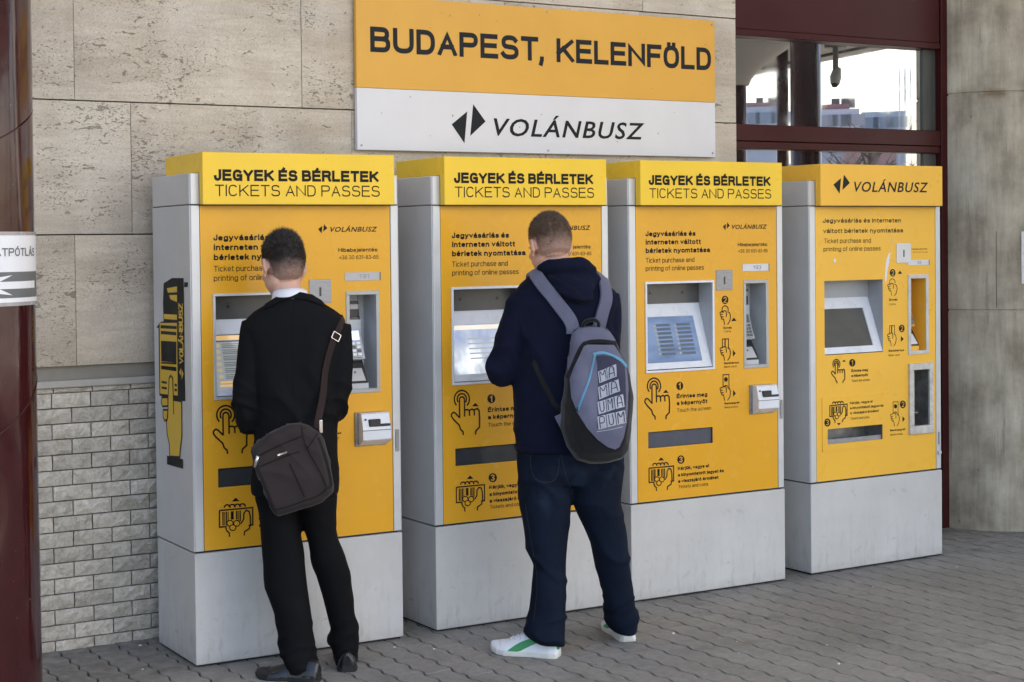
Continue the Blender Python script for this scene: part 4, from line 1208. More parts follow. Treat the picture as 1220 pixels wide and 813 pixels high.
    for s_, e_ in (((0, 0), (1, 1)),):
        kb.quad(kp(0, 0, .008), kp(1, 0, .008), kp(1, 1, .012), kp(0, 1, .012)); kb.quad(kp(1, 0, 0), kp(1, 1, 0), kp(1, 1, .012), kp(1, 0, .008)); kb.quad(kp(0, 0, 0), kp(1, 0, 0), kp(1, 0, .008), kp(0, 0, .008)); kb.quad(kp(0, 0, 0), kp(0, 0, .008), kp(0, 1, .012), kp(0, 1, 0)); kb.quad(kp(0, 1, 0), kp(0, 1, .012), kp(1, 1, .012), kp(1, 1, 0))
    kpad = kb.build('keypad', simple('keypad_grey_%d' % m, (.40, .41, .42), .4), wl, fix=False)
    q = MB(); q.quad(kp(.12, .62, .0135), kp(.9, .62, .0135), kp(.9, .96, .0135), kp(.12, .96, .0135)); q.build('display', LCD if m == 0 else GREYP, kpad, fix=False)
    for i in range(3):
        for j in range(4):
            x0, x1, y0, y1 = .10 + i * .29, .32 + i * .29, .05 + j * .135, .145 + j * .135
            q = MB(); h = .0135
            q.quad(kp(x0, y0, h), kp(x1, y0, h), kp(x1, y1, h), kp(x0, y1, h)); q.quad(kp(x0, y0, .008), kp(x1, y0, .008), kp(x1, y0, h), kp(x0, y0, h)); q.quad(kp(x1, y0, .008), kp(x1, y1, .008), kp(x1, y1, h), kp(x1, y0, h))
            q.build('key', GREYP if (i + j) % 4 == 3 or m >= 2 else WFRAME, kpad, fix=False)
    # contactless pad
    cp_ = plate(a + .004, fx - .004, c + .100, c + .022, .069, .0225)
    q = MB(); q.quad(cp_(0, 0, .006), cp_(1, 0, .006), cp_(1, 1.15, .006), cp_(0, 1.15, .006)); q.quad(cp_(1, 0, 0), cp_(1, 1.15, 0), cp_(1, 1.15, .006), cp_(1, 0, .006)); q.quad(cp_(0, 0, 0), cp_(1, 0, 0), cp_(1, 0, .006), cp_(0, 0, .006)); q.quad(cp_(0, 1.15, 0), cp_(0, 1.15, .006), cp_(1, 1.15, .006), cp_(1, 1.15, 0))
    rd = q.build('contactless_reader', BLACKP, wl, fix=False)
    q = MB(); q.quad(cp_(.1, .08, .0068), cp_(.9, .08, .0068), cp_(.84, .72, .0068), cp_(.1, .72, .0068)); q.build('reader_pad', WFRAME if new else simple('pad_grey_%d' % m, (.48, .49, .49), .3), rd, fix=False)
    q = MB(); disc(q, .42, .52, .07, .06, lambda x, y, k: cp_(x, y, .0074), 0, 10); q.build('pad_symbol', GREYP, rd, fix=False)
    # ---- note recess of the newer machine
    if new:
        fr = MB()
        fr.box(NA[0], NA[1], PANF - .012, PANF + .002, NA[3] - .034, NA[3]); fr.box(NA[0], NA[1], PANF - .012, PANF + .002, NA[2], NA[2] + .042)
        fr.box(NA[0], NA[0] + .032, PANF - .012, PANF + .002, NA[2] + .042, NA[3] - .034); fr.box(NA[1] - .032, NA[1], PANF - .012, PANF + .002, NA[2] + .042, NA[3] - .034)
        fr.build('note_frame', simple('stained_steel', (.55, .54, .51), .45, .35, var=.2, nscale=35), root, bevel=.002, seg=1)
        w2 = MB(); well(w2, *note, .125); nw = w2.build('note_recess', STEELD, root, fix=False)
        MB().box(note[0], note[1] - .03, .04, .0995, note[2] + .045, note[2] + .085).build('note_feeder', BLACKP, nw, bevel=.003, seg=1)
        MB().box(note[0] + .005, note[1] - .04, .034, .040, note[2] + .060, note[2] + .066).build('feeder_lip', STEEL, nw)
    else:
        # coin unit standing proud of the panel
        cu = MB()
        a_, b_, c_, d_ = .703, .847, .813, .951
        pr = [(PANF, c_), (PANF - .030, c_ + .018), (PANF - .046, c_ + .028), (PANF - .046, c_ + .070), (PANF - .030, d_ - .004), (PANF, d_)]
        bk = MB().box(a_ - .002, b_, PANF - .006, PANF - .0002, c_, d_ + .001).build('coin_unit', STEELD, root, bevel=.002, seg=1)
        vs = [(x, y, z) for x in (a_ + .014, b_ - .001) for y, z in pr]; n6 = len(pr)
        fs_ = [tuple(range(n6)), tuple(n6 + i for i in range(n6))[::-1]] + [(i, i + 1, n6 + i + 1, n6 + i) for i in range(n6 - 1)]
        cu.add(vs, fs_); cub = cu.build('coin_housing', WFRAME, bk, bevel=.0025, seg=2)
        MB().box(a_ + .013, b_, PANF - .0475, PANF - .0455, c_ + .066, c_ + .0685).build('housing_seam', GREYP, bk)
        MB().box(a_ + .044, a_ + .096, PANF - .0490, PANF - .030, c_ + .082, c_ + .112).build('coin_slot', BLACKP, bk, bevel=.003, seg=1)
        MB().box(a_ + .0961, b_ - .004, PANF - .0480, PANF - .032, c_ + .082, c_ + .092).build('coin_channel', BLACKP, bk, bevel=.001, seg=1)
        MB().cyl((a_ + .030, c_ + .112), .0035, PANF - .043, PANF - .036, 10, 'y').build('coin_button', BLACKP, bk)
    # ---- ticket tray
    w3 = MB(); well(w3, *slot, .125)
    tray = w3.build('ticket_tray', STEELD if new else DARKIN, root, fix=False)
    if new:
        pl_ = MB(); panel_holes(pl_, .080, .5385, .5975, .8605, [slot], PANF - .0030)
        for pts in (((.080, .5975), (.5385, .5975)), ((.5385, .5975), (.5385, .8605)), ((.5385, .8605), (.080, .8605)), ((.080, .8605), (.080, .5975))):
            (ua, za), (ub, zb3) = pts; pl_.quad((ua, PANF, za), (ub, PANF, zb3), (ub, PANF - .003, zb3), (ua, PANF - .003, za))
        pl_.build('tray_plate', ymat, root, fix=False)
        MB().box(slot[0], slot[1], .012, .016, slot[2], slot[2] + .022).build('tray_lip', STEEL, tray)
        MB().box(.24, .275, .02, .05, slot[2] + .0005, slot[2] + .014).build('ticket_stub', PAPER, tray, bevel=.003, seg=1, rot=(0, 0, 0))
    else:
        MB().box(slot[0] + .001, slot[1] - .001, PANF + .010, PANF + .013, slot[2] + .001, slot[3] - .004).build('tray_flap', simple('smoked_flap_%d' % m, (.05, .052, .054) if m < 2 else (.10, .102, .125), .12, coat=.4), tray)
    # ---- lock plate and number plate
    lk = (.597, .699, 1.513, 1.613) if new else (.505, .6035, 1.404, 1.499)
    ca, cc_ = (lk[0] + lk[1]) / 2, (lk[2] + lk[3]) / 2
    lp = MB().box(lk[0], lk[1], PANF - .003, PANF - .0002, lk[2], lk[3]).build('lock_plate', STEEL if not new else ALU, root, bevel=.001, seg=1)
    MB().box(ca - .0045, ca + .0045, PANF - .0036, PANF - .0026, cc_ - .020, cc_ + .016).build('key_slot', BLACKP, lp, bevel=.0003, seg=1)
    nb_ = (.679, .828, 1.4995, 1.526) if new else (.6655, .8245, 1.491, 1.5245)
    npl = MB().box(*nb_[:2], PANF - .0025, PANF - .0002, *nb_[2:]).build('number_plate', simple('number_strip_%d' % m, (.46, .46, .45) if m == 0 else (.66, .67, .69), .35), root, bevel=.0008, seg=1)
    MB().box(nb_[1], nb_[1] + .006, PANF - .002, PANF - .0002, *nb_[2:]).build('plate_end', GREYP, npl)
    q = MB(); h_ = nb_[3] - nb_[2]
    cxn = .735 + (.02 if new else 0)
    if m in (0, 1, 2): text2d(q, {0: '191', 1: '192', 2: '193'}[m], cxn - .005, cxn + .044, nb_[2] + h_ * .22, h_ * .56, lambda u, z, k: (u, PANF - .0029 - k, z), wt=.14)
    else: text2d(q, '33', cxn - .012, cxn + .018, nb_[2] + h_ * .22, h_ * .56, lambda u, z, k: (u, PANF - .0029 - k, z), wt=.14)
    q.build('plate_digits', simple('faded_blue_print_%d' % m, (.12, .17, .30) if m > 0 else (.24, .24, .25), .4), npl, fix=False)
    # ---- door lock on the right post
    if new:
        MB().box(.890, .899, FYB - .0068, FYB - .0044, .575, .640).build('door_lock', STEELD, root, bevel=.001, seg=1)
        MB().cyl((.895, .535), .011, FYB - .014, FYB - .0044, 14, 'y').build('door_knob', ALU, root, bevel=.001, seg=1)
    else:
        dl = MB().box(.888, .9065, FYB - .0064, FYB - .0042, .780, .872).build('door_lock', STEELD, root, bevel=.001, seg=1)
        MB().box(.8895, .905, FYB - .0095, FYB - .0066, .797, .852).build('lock_handle', STEEL, dl, bevel=.001, seg=1)
    # ---- printing
    yel = MB()
    def TL(kind, *a, **k):
        mb = MB(); tline(mb, *a, **k); mb.build('text_line', INK if kind else INKL, root, fix=False)
    def IC(name, fn_, *a):
        mb = MB(); fn_(mb, *a); mb.build(name, INK, root, fix=False)
    if not new:
        B = (720, 180, 3.535)
        for s, xa, xb, yb_, cap in (('Jegyvásárlás és', 173, 384, 360, 22), ('interneten váltott', 174, 406, 395, 22), ('bérletek nyomtatása', 174, 445, 431, 22)):
            TL(1, 2, s, *B, xa, xb, yb_, cap, .23)
        for s, xa, xb, yb_, cap in (('Ticket purchase and', 174, 379, 472, 21), ('printing of online passes', 174, 419, 506, 21)):
            TL(0, 2, s, *B, xa, xb, yb_, cap, .125)
        TL(1, 2, 'Hibabejelentés:', *B, 562, 687, 402, 14.5, .17); TL(0, 2, '+36 30 631-83-65', *B, 564, 688, 429, 14.5, .125)
        f = mk_fn(2, *B)
        IC('arrow_emblem', logo_mark, PU(2, 861.2, 274.5, PANF)[0], PU(2, 869.4, 274.5, PANF)[0], PU(2, 861, 274.6, PANF)[1], PU(2, 861, 265.0, PANF)[1], fnF)
        u0, za = PU(2, 872.0, 272.9, PANF); u1, _ = PU(2, 913.8, 272.9, PANF)
        obj('company_name', curve_text('company_name', 'VOLÁNBUSZ', INK, root, u0, u1, za, .0195, PANF - .0010, .28, .018), root)
        f = mk_fn(2, 760, 440, 11.61); IC('touch_icon', icon_touch, f); IC('arrow_icon', icon_arrow, f, [(345, 328), (425, 328), (385, 285)]); IC('number_badge', badge, yel, f, 578, 232, 48, 58, '1')
        B = (760, 440, 11.61)
        TL(1, 2, 'Érintse meg', *B, 535, 960, 405, 58, .23); TL(1, 2, 'a képernyőt', *B, 537, 960, 500, 58, .23); TL(0, 2, 'Touch the screen', *B, 540, 1012, 597, 52, .125)
        f = mk_fn(2, 760, 530, 10.167); IC('ticket_icon', icon_ticket, f, .0058, yel); IC('arrow_icon', icon_arrow, f, [(245, 193), (315, 190), (280, 152)]); IC('number_badge', badge, yel, f, 520, 180, 44, 52, '3')
        B = (760, 530, 10.167)
        TL(1, 2, 'Kérjük, vegye el', *B, 482, 860, 310, 42, .23); TL(1, 2, 'a kinyomtatott jegyet és', *B, 485, 1040, 388, 42, .23); TL(1, 2, 'a visszajáró érméket', *B, 487, 975, 463, 42, .23)
        TL(0, 2, 'Tickets and coins', *B, 490, 850, 532, 42, .125)
        f = mk_fn(2, 845, 310, 8.133); IC('coin_icon', icon_coin, f); IC('arrow_icon', icon_arrow, f, [(212, 593), (263, 590), (237, 558)]); IC('number_badge', badge, yel, f, 152, 386, 33, 41, '2')
        B = (845, 310, 8.133); TL(1, 2, 'Érmék', *B, 138, 218, 668, 20, .23); TL(0, 2, 'Coins', *B, 140, 208, 702, 20, .125)
        f = mk_fn(2, 845, 400, 8.133); IC('card_icon', icon_card, f); IC('banknote_icon', icon_note, f)
        IC('arrow_icon', icon_arrow, f, [(228, 140), (256, 172), (229, 203)]); IC('arrow_icon', icon_arrow, f, [(230, 527), (258, 560), (231, 592)])
        B = (845, 400, 8.133); TL(1, 2, 'Bankkártya', *B, 142, 285, 278, 20, .23); TL(0, 2, 'Bank card', *B, 143, 262, 313, 20, .125)
        TL(1, 2, 'Bankjegyek', *B, 147, 293, 668, 20, .23); TL(0, 2, 'Bank notes', *B, 147, 278, 706, 20, .125)
    else:
        B = (970, 250, 9.036)
        TL(1, 3, 'Jegyvásárlás és interneten', *B, 92, 935, 142, 48, .185); TL(1, 3, 'váltott bérletek nyomtatása', *B, 96, 957, 253, 48, .185)
        TL(0, 3, 'Ticket purchase and', *B, 105, 610, 362, 50, .125); TL(0, 3, 'printing of online passes', *B, 100, 715, 450, 50, .125)
        B = (1090, 260, 6.777); TL(1, 3, 'Hibabejelentés:', *B, -27, 103, 256, 11, .17); TL(0, 3, '+36 30 631-83-65', *B, -27, 103, 281, 10, .125)
        f = mk_fn(3, 975, 420, 6.773, (.315, .336, 222, 235, 145, 95)); IC('touch_icon', icon_touch, f, .0055)
        f = mk_fn(3, 975, 420, 6.773); IC('arrow_icon', icon_arrow, f, [(192, 76), (221, 75), (206, 58)]); IC('number_badge', badge, yel, f, 273, 84, 25, 31, '1')
        B = (975, 420, 6.773)
        TL(1, 3, 'Érintse meg', *B, 266, 398, 160, 22, .23); TL(1, 3, 'a képernyőt', *B, 266, 398, 200, 22, .23); TL(0, 3, 'Touch the screen', *B, 267, 416, 240, 20, .125)
        keep = PANF; PANF = keep - .0031
        f = mk_fn(3, 975, 420, 6.773, (.468, .507, 135, 225, 92, 400)); IC('ticket_icon', icon_ticket, f, .0055, yel)
        f = mk_fn(3, 975, 420, 6.773); IC('arrow_icon', icon_arrow, f, [(150, 571), (165, 590), (180, 569)]); IC('number_badge', badge, yel, f, 73, 567, 25, 33, '3')
        for s, xa, xb, yb_, tk in (('Kérjük, vegye el', 254, 436, 420, 1), ('a kinyomtatott jegyet és', 256, 525, 460, 1), ('a visszajáró érméket', 257, 487, 500, 1), ('Tickets and coins', 259, 412, 545, 0)):
            TL(tk, 3, s, *B, xa, xb, yb_, 21, .19 if tk else .10, y=PANF)
        PANF = keep
        f = mk_fn(3, 975, 320, 6.773, (.753, .75, 108, 445, 562, 85)); IC('coin_icon', icon_coin, f, .0035)
        f = mk_fn(3, 975, 320, 6.773, (.70, .786, 108, 30, 560, 460)); IC('card_icon', icon_card, f, .0035)
        f = mk_fn(3, 975, 420, 6.773, (.70, .79, 108, 378, 585, 398)); IC('banknote_icon', icon_note, f, .0035)
        f = mk_fn(3, 975, 320, 6.773); IC('number_badge', badge, yel, f, 599, 36, 23, 31, '2'); IC('number_badge', badge, yel, f, 672, 484, 23, 31, '2'); IC('arrow_icon', icon_arrow, f, [(640, 44), (675, 43), (657, 18)]); IC('arrow_icon', icon_arrow, f, [(665, 546), (688, 569), (666, 592)])
        f = mk_fn(3, 975, 420, 6.773); IC('number_badge', badge, yel, f, 681, 420, 24, 32, '2'); IC('arrow_icon', icon_arrow, f, [(678, 516), (698, 538), (679, 562)])
        B = (975, 320, 6.773); TL(1, 3, 'Érmék', *B, 570, 638, 262, 17, .23); TL(0, 3, 'Coins', *B, 570, 622, 297, 17, .125)
        TL(1, 3, 'Bankkártya', *B, 567, 690, 674, 17, .23); TL(0, 3, 'Bank card', *B, 567, 655, 710, 17, .125)
        B = (975, 420, 6.773); TL(1, 3, 'Bankjegyek', *B, 578, 702, 638, 17, .23); TL(0, 3, 'Bank notes', *B, 580, 680, 674, 17, .125)
        # peeled strips of the foil, white below
        tr = MB(); f = mk_fn(3, 970, 250, 9.036)
        poly(tr, [(810, 455), (820, 470), (805, 560), (788, 660), (778, 740), (765, 800), (758, 740), (765, 640), (772, 545)], f); poly(tr, [(205, 545), (222, 520), (235, 560), (218, 580)], f)
        poly(tr, [(848, 300), (852, 302), (826, 400), (818, 420)], f)
        tr.build('torn_foil_patch', PAPER, root, fix=False)
    if yel.v: yel.build('badge_numerals', YPAN if not new else YPAN4, root, fix=False)
    return root
M1_ = machine(0, 'leftmost ticket machine, hand sticker on its side, used by the man in black')
M2_ = machine(1, 'second ticket machine from the left, used by the young man with the backpack')
M3_ = machine(2, 'third ticket machine, unattended, with lit blue screen and JEGYEK ÉS BÉRLETEK heading')
M4_ = machine(3, 'rightmost ticket machine with VOLÁNBUSZ on its cap and a dark switched-off screen')

# ---- sticker on the side of the first machine: a hand holding a ticket printer
def fA(x, y, k): q = PS(0, 180 + x / 6.78, 320 + y / 6.78); return (-.0012 - k, q[0], q[1])
def fB(x, y, k): q = PS(0, 180 + x / 6.02, 430 + y / 6.02); return (-.0012 - k, q[0], q[1])
AB = lambda x, y: ((x / 6.02) * 6.78, ((430 - 320) + y / 6.02) * 6.78)     # B coordinates -> A coordinates
def PA_(mb, pts, k): poly(mb, pts, fA, k)
def SA(mb, pts, w, k):
    q = [fA(x, y, 0) for x, y in pts]; add_ribbon(mb, [(a[1], a[2]) for a in q], w, lambda a, b, kk: (-.0012 - kk, a, b), k, cap=False)
dk = MB(); ye = MB()
PA_(dk, [(103, 120), (170, 78), (265, 78), (270, 400), AB(242, 60), AB(248, 292), AB(62, 250), (62, 480), (103, 430), (98, 280)], 0)
PA_(dk, [(45, 478), (75, 435), (103, 425), (103, 460), (70, 482)], .0001)
PA_(dk, [(270, 112), (300, 112), (297, 150), (270, 150)], .0001)
PA_(ye, [(130, 160), (212, 145), (212, 192), (138, 196)], .0003); PA_(ye, [(148, 216), (212, 214), (212, 272), (160, 250)], .0003)
PA_(ye, [(105, 368), (212, 374), (212, 416), (108, 408)], .0003); PA_(ye, [(72, 440), (212, 440), AB(194, 250), AB(68, 236)], .0003)
for a in ((80, 458, 210, 466, 210, 490, 80, 484), (82, 504, 207, 514, 207, 541, 82, 530), (82, 584, 208, 592, 208, 762, 86, 750), (86, 785, 208, 797, 208, 808, 86, 800)):
    PA_(dk, list(zip(a[::2], a[1::2])), .0005)
for a in ((75, 8, 185, 14, 185, 27, 75, 20), (75, 38, 185, 52, 185, 76, 75, 60), (78, 144, 116, 150, 116, 166, 78, 160), (78, 184, 116, 190, 116, 206, 78, 200), (172, 164, 188, 166, 188, 184, 172, 182), (172, 200, 188, 202, 188, 220, 172, 218)):
    PA_(dk, [AB(*p) for p in zip(a[::2], a[1::2])], .0005)
arm = [AB(*p) for p in ((133, 125), (145, 106), (158, 125), (163, 280), (222, 290), (224, 540), (212, 640), (208, 692), (138, 688), (134, 600), (118, 520), (114, 440), (124, 400), (126, 260))]
PA_(ye, arm, .0008); SA(dk, arm + [arm[0]], .0085, .0010); SA(dk, [AB(160, 120), AB(166, 385)], .008, .0011)
for p in ([(80, 262), (122, 262), (124, 325), (85, 328), (76, 300)], [(90, 352), (122, 352), (118, 420), (100, 432), (88, 400)]):
    q = [AB(*a) for a in p]; PA_(ye, q, .0003); SA(dk, q + [q[0]], .0075, .0006)
PA_(dk, [AB(118, 680), AB(232, 706), AB(232, 775), AB(118, 742)], .0013)
PA_(ye, [AB(205, 82), AB(218, 50), AB(218, 108)], .0006); PA_(ye, [AB(222, 62), AB(236, 92), AB(222, 136)], .0006)
# lettering running upwards
pbot = fA(243, 770, 0); ptop = fA(243, 285, 0)
cap_ = abs(fA(262, 500, 0)[1] - fA(228, 500, 0)[1])
yb_ = fA(262, 500, 0)[1]
text2d(ye, 'VOLÁNBUSZ', pbot[2], ptop[2], 0, cap_, lambda a, b, kk: (-.0018 - kk, yb_ + (b + 0) * 1.0 if False else yb_ - 0 + (b if fA(228, 500, 0)[1] > yb_ else -b), a), wt=.17)
dk.build('sticker_dark_print', INKB, M1_, fix=False); ye.build('sticker_yellow_print', INKY, M1_, fix=False)

# ------------------------------------------------------------------ people
RH = Vector((math.cos(YAW), -math.sin(YAW), 0))
NZ = noise.noise
def frameof(B):
    B = Vector(B)
    def q(px, py, d=0.0):
        p = onplane(px, py, FWH, FWH.dot(B) + d) - B
        return Vector((p.dot(RH), d, p.z))
    def L(w):
        w = Vector(w) - B; return Vector((w.dot(RH), w.dot(FWH), w.z))
    return q, L
def remeshed(mb, vox, smooth_it=3, name='tmp', fac=.5):
    me = mb.mesh(name, [BLACKP]); o = bpy.data.objects.new(name, me); COL.objects.link(o)
    r_ = o.modifiers.new('r', 'REMESH'); r_.mode = 'VOXEL'; r_.voxel_size = vox
    if smooth_it: s_ = o.modifiers.new('s', 'SMOOTH'); s_.iterations = smooth_it; s_.factor = fac
    bpy.context.view_layer.update()
    out = bpy.data.meshes.new_from_object(o.evaluated_get(bpy.context.evaluated_depsgraph_get()))
    bpy.data.objects.remove(o); bpy.data.meshes.remove(me)
    out.polygons.foreach_set('use_smooth', [True] * len(out.polygons)); out.materials.clear()
    return out
def displace(me, fn):
    me.update(); n = len(me.vertices)
    co = np.empty(n * 3, np.float32); me.vertices.foreach_get('co', co); no = np.empty(n * 3, np.float32); me.vertices.foreach_get('normal', no)
    co = co.reshape(-1, 3); no = no.reshape(-1, 3); d = np.zeros(n, np.float32)
    for i in range(n): d[i] = fn(Vector(co[i].tolist()), Vector(no[i].tolist()))
    co += no * d[:, None]; me.vertices.foreach_set('co', co.ravel()); me.update()
def band(v, c, w): return math.exp(-((v - c) / w) ** 2)
def fold(p, ax, f, seed, warp=.6, sharp=1.0):
    """irregular creases running across the direction ax (ridged, stretched noise)"""
    ax = ax.normalized(); u = p.dot(ax); r_ = p - ax * u
    w = NZ(Vector((p.x * 6 + seed, p.y * 6, p.z * 6))) * warp * .5
    a = NZ(r_ * f * .38 + ax * (u * f * 1.15 + w) + Vector((seed, seed * .7, 0)))
    return (max(0, 1 - abs(a) * 3.0) ** 1.3 - .30) * 1.7
def loft(mb, q, rows, n=28, sq=2.3):
    """horizontal rings: (py, left px, right px, depth of centre, depth radius)"""
    rings = []
    for r_ in rows:
        py, a, b, d, ry = r_[:5]
        A_ = q(a, py, d); B_ = q(b, py, d); c = (A_ + B_) / 2; rx = (B_ - A_).length / 2
        ring = []
        for k in range(n):
            t_ = 2 * PI * k / n; ct, st = math.cos(t_), math.sin(t_); e = 2 / sq
            ring.append(c + Vector((rx * abs(ct) ** e * (1 if ct > 0 else -1), ry * abs(st) ** e * (1 if st > 0 else -1), 0)))
        rings.append(ring)
    mb.rings(rings)
def spline(pts, n):
    P = [Vector(p) for p in pts]; out = []
    for i in range(len(P) - 1):
        p0, p1, p2, p3 = P[max(i - 1, 0)], P[i], P[i + 1], P[min(i + 2, len(P) - 1)]
        for k in range(n):
            t_ = k / n
            out.append(.5 * ((2 * p1) + (p2 - p0) * t_ + (2 * p0 - 5 * p1 + 4 * p2 - p3) * t_ ** 2 + (3 * p1 - p0 - 3 * p2 + p3) * t_ ** 3))
    out.append(P[-1]); return out
def hand(mb, wrist, fwd, upv, s=1.0, side=1, curl=.5):
    """palm, four unequal bent fingers and a thumb; fwd = pointing, upv = back of the hand"""
    f = Vector(fwd).normalized(); u = Vector(upv); u = (u - f * u.dot(f)).normalized(); r_ = f.cross(u) * side
    W = Vector(wrist); T = lambda a, b, c: W + (f * a + r_ * b + u * c) * s
    # palm as a stack of flattened rings
    rings = []
    for a, hw, hh in ((-.02, .026, .020), (0, .028, .019), (.03, .036, .017), (.06, .041, .015), (.088, .040, .012)):
        rings.append([T(a, math.cos(2 * PI * k / 14) * hw, math.sin(2 * PI * k / 14) * hh) for k in range(14)])
    mb.rings(rings)
    for i, (b, ln, rr) in enumerate(((-.030, .062, .0078), (-.010, .072, .0085), (.010, .078, .0088), (.029, .070, .0086))):
        c = curl + .1 * i * (-1) ** i
        p0 = T(.075, b, .0); d = 0; pts = [p0]; a, h = .080, 0
        for seg in (.42, .32, .26):
            d += c * .75; a += math.cos(d) * ln * seg; h -= math.sin(d) * ln * seg; pts.append(T(a, b * 1.05, h))
        mb.tube(pts, [rr * s, rr * s, rr * .92 * s, rr * .75 * s], 10)
    mb.tube([T(.005, .022, -.004), T(.035, .052, -.012), T(.060, .064, -.022), T(.080, .062, -.034)], [.013 * s, .0115 * s, .010 * s, .0078 * s], 10)
def to_parent(me, name, mats, parent, label=None):
    for m in (mats if isinstance(mats, (list, tuple)) else [mats]): me.materials.append(m)
    return obj(name, me, parent, label=label)
def bvh_of(me):
    return BVHTree.FromPolygons([v.co.copy() for v in me.vertices], [tuple(p.vertices) for p in me.polygons])
def strap(bvhs, pts, width, thick, off, nsub=8, name='strap', mat=None, parent=None, wdir=None, smooth=2, hug=True):
    """a webbing band following a path, laid on the surfaces below it"""
    P = spline(pts, nsub)
    C_ = []; N_ = []
    for p in P:
        best = None
        for b in bvhs:
            h = b.find_nearest(p)
            if h[0] is not None and (best is None or h[3] < best[3]): best = h
        nr = best[1]
        C_.append(best[0] + nr * off if hug else p); N_.append(nr)
    for _ in range(smooth):
        C2 = [c.copy() for c in C_]; N2 = [c.copy() for c in N_]
        for i in range(1, len(C_) - 1):
            C2[i] = (C_[i - 1] + C_[i] * 2 + C_[i + 1]) / 4; N2[i] = (N_[i - 1] + N_[i] * 2 + N_[i + 1]).normalized()
        C_, N_ = C2, N2
    rings = []
    for i, c in enumerate(C_):
        t_ = (C_[min(i + 1, len(C_) - 1)] - C_[max(i - 1, 0)]).normalized(); s_ = t_.cross(N_[i]).normalized(); nn = s_.cross(t_).normalized()
        w = width[0] + (width[1] - width[0]) * i / (len(C_) - 1) if isinstance(width, tuple) else width
        h = w / 2; e = thick * .5
        rings.append([c + s_ * a + nn * b for a, b in ((-h, 0), (-h, thick * .6), (-h * .9, thick), (0, thick * 1.15), (h * .9, thick), (h, thick * .6), (h, 0), (0, -thick * .2))])
    return MB().rings(rings).build(name, mat, parent, smooth=False), C_, N_
def drape(bvh, poly2, step, off, q, name, mat, parent, thick=.003, smooth=True, d0=-.6):
    """a patch cut to a photo-measured outline and laid on the surface facing the camera side"""
    P = poly2
    x0, x1 = min(p[0] for p in P), max(p[0] for p in P); y0, y1 = min(p[1] for p in P), max(p[1] for p in P)
    bm = bmesh.new(); vs = [bm.verts.new((p[0], p[1], 0)) for p in P]; bm.faces.new(vs)
    n = int((x1 - x0) / step)
    for i in range(1, n + 1):
        bmesh.ops.bisect_plane(bm, geom=bm.verts[:] + bm.edges[:] + bm.faces[:], plane_co=(x0 + i * step, 0, 0), plane_no=(1, 0, 0))
    n = int((y1 - y0) / step)
    for i in range(1, n + 1):
        bmesh.ops.bisect_plane(bm, geom=bm.verts[:] + bm.edges[:] + bm.faces[:], plane_co=(0, y0 + i * step, 0), plane_no=(0, 1, 0))
    for v in bm.verts:
        a = q(v.co.x, v.co.y, d0); b = q(v.co.x, v.co.y, d0 + .5)
        dr = (b - a).normalized(); h = bvh.ray_cast(a, dr)
        if h[0] is None: h = bvh.find_nearest(q(v.co.x, v.co.y, 0))
        v.co = h[0] + h[1] * off
    me = bpy.data.meshes.new(name); bm.normal_update()
    bmesh.ops.recalc_face_normals(bm, faces=bm.faces)
    c = q(x0, y0, d0)
    if sum((f.normal.dot(c - f.calc_center_median()) for f in bm.faces)) < 0: bmesh.ops.reverse_faces(bm, faces=bm.faces)
    ret = bmesh.ops.extrude_face_region(bm, geom=bm.faces[:])
    bm.normal_update()
    bm.to_mesh(me); bm.free(); bpy.data.meshes.remove(me)
    return None
def drape2(bvh, P, step, off, q, name, mat, parent, d0=-.6):
    bm = bmesh.new(); vs = [bm.verts.new((p[0], p[1], 0)) for p in P]; bm.faces.new(vs)
    x0, x1 = min(p[0] for p in P), max(p[0] for p in P); y0, y1 = min(p[1] for p in P), max(p[1] for p in P)
    for i in range(1, int((x1 - x0) / step) + 1):
        bmesh.ops.bisect_plane(bm, geom=bm.verts[:] + bm.edges[:] + bm.faces[:], plane_co=(x0 + i * step, 0, 0), plane_no=(1, 0, 0))
    for i in range(1, int((y1 - y0) / step) + 1):
        bmesh.ops.bisect_plane(bm, geom=bm.verts[:] + bm.edges[:] + bm.faces[:], plane_co=(0, y0 + i * step, 0), plane_no=(0, 1, 0))
    for v in bm.verts:
        a = q(v.co.x, v.co.y, d0); b = q(v.co.x, v.co.y, d0 + .5)
        h = bvh.ray_cast(a, (b - a).normalized())
        if h[0] is None: h = bvh.find_nearest(q(v.co.x, v.co.y, 0))
        nrm_ = h[1] if h[1].y < 0 else -h[1]
        v.co = h[0] + nrm_ * off
    me = bpy.data.meshes.new(name); bm.to_mesh(me); bm.free(); me.materials.append(mat)
    me.polygons.foreach_set('use_smooth', [True] * len(me.polygons))
    return obj(name, me, parent)
def line_patch(pts, w):
    rb = ribbon(pts, w, False); return [a for a, b in rb] + [b for a, b in rb][::-1]
def quadstrip(pts, w):
    rb = ribbon(pts, w, False); return [[rb[i][0], rb[i + 1][0], rb[i + 1][1], rb[i][1]] for i in range(len(rb) - 1)]

